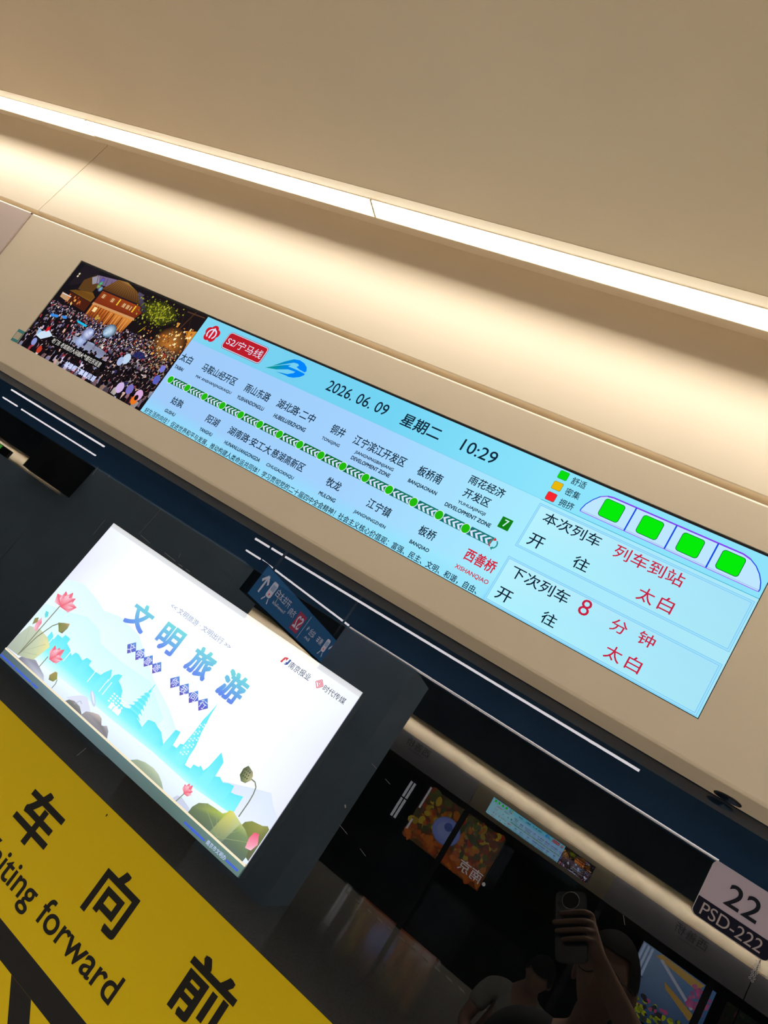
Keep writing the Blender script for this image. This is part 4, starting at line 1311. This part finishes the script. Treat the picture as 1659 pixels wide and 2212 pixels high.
def far_poster(u, v, w, h, kind, label, seed):
    root = empty('trackside_poster', (u, YP, v), (0, 0, math.pi), label, 'poster')
    b = MB()
    b.box(-w / 2 - 0.03, w / 2 + 0.03, 0.004, 0.09, -0.03, h + 0.03)
    b.build('case', M_BLACK, root)
    r = random.Random(seed)
    a = Art(0, 0, 0.0006, 0.0)
    if kind == 0:
        a.rect(-w / 2, 0, w / 2, h, [rgb(120, 60, 26), rgb(90, 70, 34), rgb(86, 60, 46), rgb(60, 66, 40)], 0)
        for k in range(420):
            x, z = r.uniform(-w / 2 + .04, w / 2 - .04), r.uniform(.04, h - .04)
            c = r.choice(((200, 110, 30), (170, 56, 36), (206, 170, 50), (90, 96, 44), (120, 60, 40), (70, 80, 50)))
            if z < .3 * h:
                c = r.choice(((214, 110, 36), (190, 84, 30), (160, 66, 28)))
            a.ell(x, z, r.uniform(.03, .10), r.uniform(.025, .08), mixc(rgb(c), rgb(96, 70, 44), r.uniform(0, .55)), 1 + r.random(), 9, r.random() * 3)
        a.ell(0.16, h * .50, .30, .26, rgb(118, 128, 172), 3, 22)
        for q in (.26, .18):
            a.ell(0.16, h * .50, q * 1.1, q * .9, rgb(150 - 200 * (q - .18), 160 - 200 * (q - .18), 214), 3 + (0.3 - q), 20)
        a.ell(0.16, h * .58, .09, .08, rgb(80, 100, 170), 4, 16)
        a.text('南京', -0.86, h * .10, -0.36, h * .30, rgb(248, 236, 236), 5, bold=0.01)
        a.ell(-0.94, h * .16, .035, .035, rgb(248, 236, 236), 5, 14)
        for x in (w / 2 - .04,):
            a.rect(x - .02, h * .55, x + .02, h - .02, rgb(230, 226, 230), 5)
            a.rect(x - .02, h * .12, x + .02, h * .32, rgb(230, 226, 230), 5)
    elif kind == 1:
        a.rect(-w / 2, 0, w / 2, h, [rgb(24, 70, 120), rgb(40, 90, 130), rgb(150, 170, 200), rgb(96, 140, 190)], 0)
        a.shape([(-.45, h * .98), (-.38, h * .85), (.38, h * .92), (.30, h * .99)], rgb(214, 170, 90), 2)
        a.shape([(-.50, h * .52), (-.44, h * .42), (.05, h * .60), (.10, h * .68)], rgb(206, 160, 80), 2)
        a.line([(.28, h * .92), (-.42, h * .58)], .05, rgb(206, 206, 220), 3)
        for k in range(120):
            x, z = r.uniform(-w / 2 + .03, w / 2 - .2), r.uniform(.03, h * .32)
            c = r.choice(((196, 200, 40), (150, 160, 40), (70, 76, 70), (60, 56, 66), (210, 90, 140)))
            a.ell(x, z, r.uniform(.02, .06), r.uniform(.02, .05), rgb(c), 3 + r.random(), 7)
        for k in range(60):
            a.ell(r.uniform(-w / 2 + .03, -.30), r.uniform(h * .6, h * .9), .03, .03, rgb(r.choice(((220, 110, 160), (200, 90, 140)))), 3.5, 7)
        for j in range(3):
            a.rect(w / 2 - .06 - .07 * j, h * (.12 + .25 * (j == 2)), w / 2 - .02 - .07 * j, h * .98, rgb(206, 222, 250), 4)
        a.rect(w / 2 - .22, h * .52, w / 2, h * .54, rgb(40, 90, 150), 4.5)
    elif kind == 2:
        a.rect(-w / 2, 0, w / 2, h, rgb(16, 18, 20), 0)
        for j in range(2):
            a.rect(-w / 2 + .03 + .08 * j, .04, -w / 2 + .085 + .08 * j, h - .04, rgb(214, 210, 214), 1)
        a.rect(-w / 2, h * .52, w / 2, h * .55, rgb(16, 18, 20), 2)
    else:
        a.rect(-w / 2, 0, w / 2, h, [rgb(30, 34, 36), rgb(60, 46, 40), rgb(60, 56, 44), rgb(26, 40, 44)], 0)
        for k in range(160):
            x, z = r.uniform(-w / 2 + .03, w / 2 - .03), r.uniform(.03, h - .03)
            c = r.choice(((120, 100, 50), (80, 76, 50), (40, 66, 60), (110, 70, 76), (36, 50, 50)))
            a.ell(x, z, r.uniform(.02, .05), r.uniform(.02, .05), rgb(c), 1 + r.random(), 7)
    a.build('poster_film', picture_mat('poster_glow', (1.5, 1.7, 1.9, 0.7)[kind]), root)
    return root


KP = (2 - YP) / 9.945


def fp(u, v):
    return u * KP, v * KP


def place_poster(u0, u1, v0, v1, kind, label, seed):
    (a0, b0), (a1, b1) = fp(u0, v0), fp(u1, v1)
    return far_poster((a0 + a1) / 2, b0, a1 - a0, b1 - b0, kind, label, seed)


place_poster(-2.13, -0.95, -0.59, 0.12, 0, 'autumn forest poster beyond the opposite glass, mirrored left of the reflected display', 3)
place_poster(-2.39, -2.28, -0.52, 0.05, 2, 'narrow poster with upright white bars, mirrored left of the autumn forest', 4)
place_poster(0.90, 1.74, -0.62, 0.10, 1, 'lake and yellow roof poster beyond the opposite glass, mirrored at lower right', 5)
place_poster(1.86, 2.70, -0.62, 0.10, 3, 'dim garden poster mirrored at the lower right edge', 6)

# opposite door posts
for u in (-1.552, 0.345, 1.665, -3.35):
    b = MB()
    x = u * 10.0 / 9.945
    b.box(x - 0.035, x + 0.035, YO + 0.004, YO + 0.05, -H, 0.20)
    tag(b.build('door_post', M_GASKET), 'dark upright post of the opposite doors, faintly mirrored in the glass', 'post', 'opposite door posts')

# hazard dashes at the opposite door sill
b = MB()
for k in range(14):
    x = -2.3 + 0.17 * k
    b.poly([(x, YO + 0.40, -H + 0.002), (x + 0.08, YO + 0.40, -H + 0.002), (x + 0.12, YO + 0.52, -H + 0.002), (x + 0.04, YO + 0.52, -H + 0.002)])
tag(b.build('floor_marking', mat('pale_floor_paint', (0.5, 0.47, 0.38, 1), 0.5)), 'row of pale dashes on the floor before the opposite doors', 'marking')

# columns on the platform
for (ua, ub, lab) in ((-4.52, -3.20, 'narrow grey platform column mirrored right of the hanging sign'), (-11.16, -6.76, 'wide grey stair enclosure mirrored left of the white light box')):
    yv = 6.3
    b = MB()
    b.box(ua * yv / 9.945, ub * yv / 9.945, 2 - yv - 0.7, 2 - yv, -H, 0.1345 * yv)
    o = b.build('platform_column' if ua > -5 else 'stair_enclosure', M_COLUMN)
    tag(o, lab, 'column' if ua > -5 else 'wall')


# dark cabinet at far left
b = MB()
b.box(-12.50 * 6.15 / 9.945, -11.16 * 6.15 / 9.945, -4.30, -4.15, 0.0568 * 6.15, 0.1345 * 6.15)
tag(b.build('equipment_cabinet', M_GASKET), 'dark hanging cabinet mirrored between the exit sign and the stair enclosure', 'cabinet')
b = MB()
b.box(-17.0 * 6.3 / 9.945, -11.17 * 6.3 / 9.945, -5.0, -4.3, -H, 0.050 * 6.3)
tag(b.build('low_partition', M_COLUMN), 'lower grey partition mirrored at the far left below the exit sign', 'wall')


# pendant light lines
def pendant(p0, p1, label, hang=True):
    c = (Vector(p0) + Vector(p1)) / 2
    root = empty('pendant_light', c, (0, 0, 0), label, 'light', None)
    b = MB()
    r = 0.0120
    d = (Vector(p1) - Vector(p0))
    b.tube([Vector(p0) - c, Vector(p1) - c], r, 10)
    b.build('light_tube', M_PENDANT, root)
    h = MB()
    A, B = Vector(p0) - c, Vector(p1) - c
    up = Vector((0, 0, 0.012))
    h.tube([A + up, B + up], 0.008, 8)
    for t in (0.08, 0.92):
        q = A + (B - A) * t
        h.tube([q + up, Vector((q.x, q.y, 1.95 - c.z))], 0.002, 6)
    h.build('hanger', M_GASKET, root)
    return root


Y1V, Y2V = 5.95, 6.85


def lamp_pt(xv, k, yv):
    return (xv * yv / 9.945, 2 - yv, k * yv)


PL = [(-14.434, -11.12, 0.1778, 0.1769, Y1V, 'upper left white light line mirrored under the display video'),
      (-6.878, -6.555, 0.1769, 0.1769, Y1V, 'short stub at the start of the long upper light line'),
      (-6.490, 0.037, 0.1771, 0.1786, Y1V, 'longest mirrored white light line, just under the header'),
      (-14.463, -13.913, 0.1535, 0.1537, Y2V, 'short lower light line at the left picture edge'),
      (-13.729, -11.131, 0.1528, 0.1525, Y2V, 'lower white light line at left, under its longer twin'),
      (-6.885, -6.547, 0.1514, 0.1514, Y2V, 'short stub at the start of the sloping light line'),
      (-6.498, -4.494, 0.1513, 0.1366, Y2V, 'sloping white light line above the hanging sign'),
      (-4.457, 1.232, 0.1347, 0.1352, Y2V, 'lower long light line running to the number plate')]
for xa, xb, ka, kb, yv, lab in PL:
    pendant(lamp_pt(xa, ka, yv), lamp_pt(xb, kb, yv), lab + ' in the dark glass')


# hanging direction sign across the platform (faces along the platform)
SXP = -3.0
root = empty('hanging_sign', (SXP, -3.72, 0.442), (0, 0, math.pi / 2), 'dark blue hanging direction sign with white arrows, mirrored above the light box', 'sign')
b = MB()
b.box(-1.02, 1.02, 0.004, 0.08, -0.02, 0.27)
b.build('board', mat('sign_blue', (0.012, 0.045, 0.085, 1), 0.4), root)
a = Art(0, 0, 0.001, 0.0)
SW = rgb(150, 146, 156)
a.rect(-1.01, -0.01, 1.01, 0.26, rgb(30, 62, 92), 0)


def arrow(u, v, s):
    a.line([(u, v - s), (u, v + s)], 0.026, SW, 1)
    a.line([(u - s * .8, v + s * .2), (u, v + s), (u + s * .8, v + s * .2)], 0.026, SW, 1.2)


def train_icon(u, v):
    a.rrect(u - .05, v - .055, u + .05, v + .085, .025, SW, 1)
    a.rrect(u - .036, v + .005, u + .036, v + .06, .010, rgb(110, 120, 140), 2)
    a.rect(u - .012, v - .035, u + .012, v - .018, rgb(170, 50, 60), 2)
    a.line([(u - .03, v - .06), (u - .06, v - .10)], .014, SW, 1)
    a.line([(u + .03, v - .06), (u + .06, v - .10)], .014, SW, 1)


arrow(0.90, 0.13, 0.075)
train_icon(0.74, 0.13)
a.text('开往太白', 0.34, 0.13, 0.66, 0.20, SW, 1, flip=False)
a.text('Train to Taibai', 0.34, 0.07, 0.62, 0.10, SW, 1)
a.text('方向', 0.16, 0.10, 0.30, 0.17, SW, 1)
a.rect(-0.06, 0.02, 0.12, 0.20, rgb(116, 42, 60), 1)
a.text('S2', -0.04, 0.05, 0.10, 0.17, SW, 2, bold=0.01)
a.line([(-0.12, 0.0), (-0.12, 0.24)], 0.006, SW, 1)
a.text('站台 ↑', -0.40, 0.10, -0.18, 0.17, SW, 1)
a.text('Exit', -0.36, 0.05, -0.24, 0.08, SW, 1)
a.text('乘车', -0.64, 0.10, -0.48, 0.17, SW, 1)
train_icon(-0.74, 0.13)
arrow(-0.90, 0.13, 0.075)
a.build('lit_face', picture_mat('backlit_sign_face', 7.0), root)
for yy in (-0.85, 0.85):
    b = MB()
    b.tube([(yy, 0.04, 0.26), (yy, 0.04, 1.45)], 0.012, 8)
    b.build('hanging_rod', M_STEEL, root)

# small green exit sign far along the platform
yv = 8.6
root = empty('exit_sign', (-13.35 * yv / 9.945, 2 - yv, 0.50 * yv / 9.945), (0, 0, math.pi), 'small green exit sign mirrored at the left picture edge', 'sign')
b = MB()
b.box(-0.26, 0.26, 0.004, 0.06, 0.0, 0.15)
b.build('case', M_BLACK, root)
a = Art(0, 0, 0.001, 0.0)
a.rect(0.0, 0.01, 0.25, 0.14, rgb(70, 190, 60), 0)
a.text('出口', 0.04, 0.03, 0.21, 0.12, rgb(226, 250, 226), 1)
a.build('sign_face', picture_mat('exit_sign_glow', 3.0), root)


# ---------------------------------------------------------------- people
def skin_body(name, chains, material, parent=None, extra=None, voxel=0.008, root_loc=None):
    """chains: lists of (x, y, z, radius); joined where points coincide; grown with a skin modifier"""
    verts, rad, edges, idx = [], [], [], {}
    for ch in chains:
        prev = None
        for x, y, z, r in ch:
            key = (round(x, 4), round(y, 4), round(z, 4))
            if key not in idx:
                idx[key] = len(verts)
                verts.append((x, y, z))
                rad.append(r)
            i = idx[key]
            if prev is not None and prev != i:
                edges.append((prev, i))
            prev = i
    me = bpy.data.meshes.new(name)
    me.from_pydata(verts, edges, [])
    ob = bpy.data.objects.new(name, me)
    COL.objects.link(ob)
    md = ob.modifiers.new('grow', 'SKIN')
    for i, sv in enumerate(me.skin_vertices[0].data):
        sv.radius = (rad[i], rad[i])
        sv.use_root = (i == 0)
    md.use_smooth_shade = True
    sb = ob.modifiers.new('smooth', 'SUBSURF')
    sb.levels = sb.render_levels = 2
    bpy.context.view_layer.update()
    m2 = bpy.data.meshes.new_from_object(ob.evaluated_get(bpy.context.evaluated_depsgraph_get()))
    bpy.data.objects.remove(ob)
    if extra:
        bm = bmesh.new()
        bm.from_mesh(m2)
        for fn in extra:
            fn(bm)
        bm.to_mesh(m2)
        bm.free()
    ob = bpy.data.objects.new(name, m2)
    COL.objects.link(ob)
    if voxel:
        rm = ob.modifiers.new('fuse', 'REMESH')
        rm.mode = 'VOXEL'
        rm.voxel_size = voxel
        rm.use_smooth_shade = True
        sm = ob.modifiers.new('relax', 'SMOOTH')
        sm.iterations = 2
        bpy.context.view_layer.update()
        m3 = bpy.data.meshes.new_from_object(ob.evaluated_get(bpy.context.evaluated_depsgraph_get()))
        ob.modifiers.clear()
        ob.data = m3
    ob.data.materials.clear()
    ob.data.materials.append(material)
    for p in ob.data.polygons:
        p.use_smooth = True
    if parent is not None:
        ob.parent = parent
    return ob


def head_adder(center, look, up, s=1.0):
    """a head with brow, nose, mouth, chin and ears"""
    f = Vector(look).normalized()
    u = (Vector(up) - f * Vector(up).dot(f)).normalized()
    r = f.cross(u)
    c = Vector(center)

    def add(bm):
        n, m = 26, 32
        rows = []
        for i in range(n + 1):
            th = math.pi * i / n
            row = []
            for j in range(m):
                ph = 2 * math.pi * j / m
                x, y, z = math.sin(th) * math.cos(ph), math.sin(th) * math.sin(ph), math.cos(th)   # x right, y forward, z up
                px, py, pz = 0.074 * x, 0.094 * y, 0.112 * z
                if z < 0:
                    px *= 1 + 0.34 * z
                    if y > 0:
                        py *= 1 + 0.06 * z
                    else:
                        py *= 1 + 0.42 * z
                if y > 0.2:
                    py += 0.022 * math.exp(-(x / 0.16) ** 2 - ((z + 0.20) / 0.17) ** 2)          # nose
                    py += 0.006 * math.exp(-((z - 0.22) / 0.10) ** 2 - (x / 0.6) ** 2)          # brow
                    py -= 0.010 * (math.exp(-((x - 0.38) / 0.17) ** 2 - ((z - 0.03) / 0.11) ** 2) + math.exp(-((x + 0.38) / 0.17) ** 2 - ((z - 0.03) / 0.11) ** 2))
                    py += 0.006 * math.exp(-(x / 0.26) ** 2 - ((z + 0.53) / 0.06) ** 2)          # lips
                    py += 0.008 * math.exp(-(x / 0.25) ** 2 - ((z + 0.85) / 0.12) ** 2)          # chin
                row.append(bm.verts.new(c + (r * px + f * py + u * pz) * s))
            rows.append(row)
        for i in range(n):
            for j in range(m):
                try:
                    bm.faces.new((rows[i][j], rows[i + 1][j], rows[i + 1][(j + 1) % m], rows[i][(j + 1) % m]))
                except ValueError:
                    pass
        for sg in (-1, 1):
            res = bmesh.ops.create_uvsphere(bm, u_segments=10, v_segments=8, radius=1.0)
            for v in res['verts']:
                q = v.co.copy()
                v.co = c + (r * (sg * 0.076 + 0.010 * q.x) + f * (-0.006 + 0.018 * q.y) + u * (-0.012 + 0.032 * q.z)) * s
        bmesh.ops.remove_doubles(bm, verts=bm.verts, dist=0.0002)
    return add, (c, r, f, u)


def hair_cap(name, fr, s, parent, forehead=0.25):
    c, r, f, u = fr
    b = MB()
    n, m = 16, 28
    v, fc = [], []
    for i in range(n + 1):
        for j in range(m):
            ph = 2 * math.pi * j / m
            y0 = math.sin(ph)
            lim = math.radians(58 if y0 > 0.45 else (118 if y0 < -0.2 else 88))
            th = lim * i / n
            x, y, z = math.sin(th) * math.cos(ph), math.sin(th) * math.sin(ph), math.cos(th)
            k = 1.07 + 0.03 * math.sin(9 * ph) * math.sin(th)
            v.append(c + (r * 0.076 * x * k + f * 0.097 * y * k + u * 0.116 * z * k) * s)
    for i in range(n):
        for j in range(m):
            fc.append((i * m + j, (i + 1) * m + j, (i + 1) * m + (j + 1) % m, i * m + (j + 1) % m))
    b.mesh(v, fc, 0, True)
    return b.build(name, M_HAIR, parent)


# photographer: stands behind the phone, right arm raised in front of the face
person = empty('person', (0.18, -0.36, -H), (0, 0, 0), 'person in a black shirt raising a phone, mirrored dimly in the glass', 'person')
PO = Vector((0.18, -0.36, -H))


def rel(pts):
    return [(x - PO.x, y - PO.y, z - PO.z, r) for x, y, z, r in pts]


def cp(r_, d_, f_, rad):                    # a point in the frame of the phone
    q = RIGHT * r_ + DOWN * d_ + FWD * f_
    return (q.x, q.y, q.z, rad)


PB = -0.014                                 # back of the phone, just behind the lens point
palm = cp(0.047, 0.078, PB - 0.016, 0.017)
wrist = cp(0.058, 0.125, PB - 0.020, 0.022)
elbow = (0.275, -0.19, -0.185, 0.040)
shoulder = (0.345, -0.36, -0.360, 0.056)
chains = [rel([(0.18, -0.37, -0.62, 0.125), (0.18, -0.37, -0.45, 0.120), (0.18, -0.36, -0.34, 0.085), (0.18, -0.335, -0.265, 0.048), (0.170, -0.295, -0.175, 0.048)]),
          rel([(0.18, -0.36, -0.34, 0.085), shoulder, elbow, wrist, palm]),
          rel([(0.18, -0.36, -0.34, 0.085), (0.015, -0.37, -0.365, 0.056), (-0.04, -0.33, -0.63, 0.042), (0.03, -0.15, -0.80, 0.028), (0.05, -0.10, -0.84, 0.022)]),
          rel([(0.18, -0.37, -0.62, 0.125), (0.26, -0.37, -0.74, 0.085), (0.27, -0.36, -1.10, 0.060), (0.28, -0.39, -1.44, 0.042), (0.29, -0.30, -1.485, 0.034)]),
          rel([(0.18, -0.37, -0.62, 0.125), (0.10, -0.37, -0.74, 0.085), (0.09, -0.36, -1.10, 0.060), (0.08, -0.39, -1.44, 0.042), (0.07, -0.30, -1.485, 0.034)])]
for d_, ln, rd in ((0.031, 0.064, 0.0074), (0.052, 0.080, 0.0078), (0.072, 0.074, 0.0076), (0.091, 0.058, 0.0068)):
    chains.append(rel([palm, cp(0.050, d_, PB - 0.006, rd + 0.001), cp(0.036, d_ + 0.001, PB + 0.0095, rd), cp(0.036 - ln * 0.5, d_ + 0.003, PB + 0.0098, rd * 0.95), cp(0.036 - ln, d_ + 0.005, PB + 0.0090, rd * 0.8)]))
chains.append(rel([palm, cp(0.036, 0.060, PB - 0.028, 0.0105), cp(0.014, 0.050, PB - 0.024, 0.0095), cp(-0.004, 0.044, PB - 0.022, 0.008)]))
hadd, hfr = head_adder(Vector((0.165, -0.275, -0.115)) - PO, (-0.30, 0.92, 0.08), (-0.12, 0.05, 1))
body = skin_body('body', chains, M_SKIN, person, [hadd], 0.0028)
hair_cap('hair', hfr, 1.0, person)
# glasses
c, r, f, u = hfr
b = MB()
for sg in (-1, 1):
    ring = []
    for k in range(17):
        q = 2 * math.pi * k / 16
        ring.append(c + r * (sg * 0.033 + 0.024 * math.cos(q)) + f * 0.098 + u * (0.004 + 0.018 * math.sin(q)))
    b.tube(ring, 0.0016, 6)
    b.tube([c + r * (sg * 0.057) + f * 0.098 + u * 0.008, c + r * (sg * 0.079) + f * 0.06 + u * 0.008, c + r * (sg * 0.080) - f * 0.02 + u * 0.004], 0.0016, 6)
b.tube([c - r * 0.009 + f * 0.101 + u * 0.008, c + r * 0.009 + f * 0.101 + u * 0.008], 0.0016, 6)
b.build('glasses', M_BLACK, person)
# shirt and trousers follow the body
skin_body('shirt', [rel([(0.18, -0.37, -0.72, 0.138), (0.18, -0.37, -0.55, 0.138), (0.18, -0.37, -0.45, 0.134), (0.18, -0.36, -0.335, 0.098)]),
                    rel([(0.18, -0.36, -0.335, 0.098), (0.345, -0.36, -0.360, 0.070), (0.312, -0.28, -0.275, 0.062)]),
                    rel([(0.18, -0.36, -0.335, 0.098), (0.015, -0.37, -0.365, 0.070), (-0.012, -0.35, -0.49, 0.062)])], M_BLACKCLOTH, person, None, 0.008)
skin_body('trousers', [rel([(0.18, -0.37, -0.70, 0.132), (0.26, -0.37, -0.80, 0.098), (0.27, -0.36, -1.10, 0.074), (0.28, -0.39, -1.42, 0.060)]),
                       rel([(0.18, -0.37, -0.70, 0.132), (0.10, -0.37, -0.80, 0.098), (0.09, -0.36, -1.10, 0.074), (0.08, -0.39, -1.42, 0.060)])], M_DARKJEANS, person, None, 0.010)

# phone held in front of the lens point
ph = empty('smartphone', DOWN * 0.055 + FWD * (PB - 0.0045), (0, 0, 0), 'dark smartphone with a round camera ring, held up and mirrored in the glass', 'phone')
PM = Matrix((RIGHT, FWD, -DOWN)).transposed()
ph.rotation_euler = PM.to_euler()
b = MB()
pts = rounded(-0.0375, -0.085, 0.0375, 0.078, 0.012)
n = len(pts)
b.mesh([(x, 0.0042, z) for x, z in pts] + [(x, -0.0042, z) for x, z in pts],
       [tuple(range(n))[::-1], tuple(range(n, 2 * n))] + [(k, (k + 1) % n, n + (k + 1) % n, n + k) for k in range(n)])
b.build('phone_body', M_PHONE, ph)
b = MB()
b.tube([(0.021 * math.cos(2 * math.pi * k / 32), 0.0052, 0.055 + 0.021 * math.sin(2 * math.pi * k / 32)) for k in range(33)], 0.0013, 6)
b.build('camera_ring', M_STEEL, ph)
b = MB()
pts = [(0.0195 * math.cos(2 * math.pi * k / 32), 0.0050, 0.055 + 0.0195 * math.sin(2 * math.pi * k / 32)) for k in range(32)]
b.mesh(pts, [tuple(range(32))[::-1]])
b.build('lens_cover', M_LENS, ph)

# seated person in a grey T-shirt further back
QO = Vector((0.02, -3.0, -H))
p2 = empty('person', QO, (0, 0, 0), 'seated person in a grey T-shirt with bowed dark head, mirrored at the bottom', 'person')


def rel2(pts):
    return [(x, y, z, r) for x, y, z, r in pts]


hadd2, hfr2 = head_adder((0.03, 0.10, 1.07), (-0.15, 0.85, -0.55), (0, 0.5, 0.85))
chains = [[(0, 0, 0.52, 0.13), (0, 0.0, 0.72, 0.125), (0, 0.02, 0.88, 0.09), (0.015, 0.045, 0.975, 0.05), (0.025, 0.08, 1.03, 0.05)],
          [(0, 0.02, 0.88, 0.09), (0.17, 0.02, 0.86, 0.055), (0.22, 0.06, 0.62, 0.04), (0.12, 0.28, 0.60, 0.03), (0.05, 0.34, 0.62, 0.022), (0.03, 0.37, 0.63, 0.016)],
          [(0, 0.02, 0.88, 0.09), (-0.17, 0.02, 0.86, 0.055), (-0.22, 0.06, 0.62, 0.04), (-0.12, 0.28, 0.60, 0.03), (-0.05, 0.34, 0.62, 0.022), (-0.03, 0.37, 0.63, 0.016)],
          [(0, 0, 0.52, 0.13), (0.10, 0.06, 0.50, 0.085), (0.13, 0.42, 0.50, 0.06), (0.13, 0.44, 0.09, 0.042), (0.13, 0.54, 0.04, 0.034)],
          [(0, 0, 0.52, 0.13), (-0.10, 0.06, 0.50, 0.085), (-0.13, 0.42, 0.50, 0.06), (-0.13, 0.44, 0.09, 0.042), (-0.13, 0.54, 0.04, 0.034)]]
for sg in (-1, 1):
    for k in range(4):
        chains.append([(sg * 0.05, 0.34, 0.62, 0.022), (sg * 0.035, 0.375, 0.605 + 0.017 * k, 0.009), (sg * 0.012, 0.395, 0.602 + 0.017 * k, 0.008), (-sg * 0.010, 0.385, 0.602 + 0.017 * k, 0.007)])
skin_body('body', chains, M_SKIN, p2, [hadd2], 0.008)
hair_cap('hair', hfr2, 1.0, p2)
skin_body('shirt', [[(0, 0, 0.50, 0.142), (0, 0.0, 0.72, 0.138), (0, 0.02, 0.88, 0.10)], [(0, 0.02, 0.88, 0.10), (0.17, 0.02, 0.86, 0.07), (0.205, 0.045, 0.70, 0.062)],
                    [(0, 0.02, 0.88, 0.10), (-0.17, 0.02, 0.86, 0.07), (-0.205, 0.045, 0.70, 0.062)]], M_GREYCLOTH, p2, None, 0.008)
skin_body('trousers', [[(0, -0.02, 0.54, 0.142), (0.10, 0.06, 0.50, 0.096), (0.13, 0.42, 0.50, 0.074), (0.13, 0.44, 0.12, 0.06)],
                       [(0, -0.02, 0.54, 0.142), (-0.10, 0.06, 0.50, 0.096), (-0.13, 0.42, 0.50, 0.074), (-0.13, 0.44, 0.12, 0.06)]], M_DARKJEANS, p2, None, 0.010)
bench = empty('stool', (0.02, -3.05, -H), (0, 0, 0), 'dark low stool under the seated person in grey', 'stool')
b = MB()
b.box(-0.24, 0.24, -0.22, 0.24, 0.345, 0.37)
b.build('seat', M_GASKET, bench)
for sx in (-0.18, 0.18):
    b = MB()
    b.box(sx - 0.03, sx + 0.03, -0.18, 0.20, 0.0, 0.345)
    b.build('leg', M_GASKET, bench)
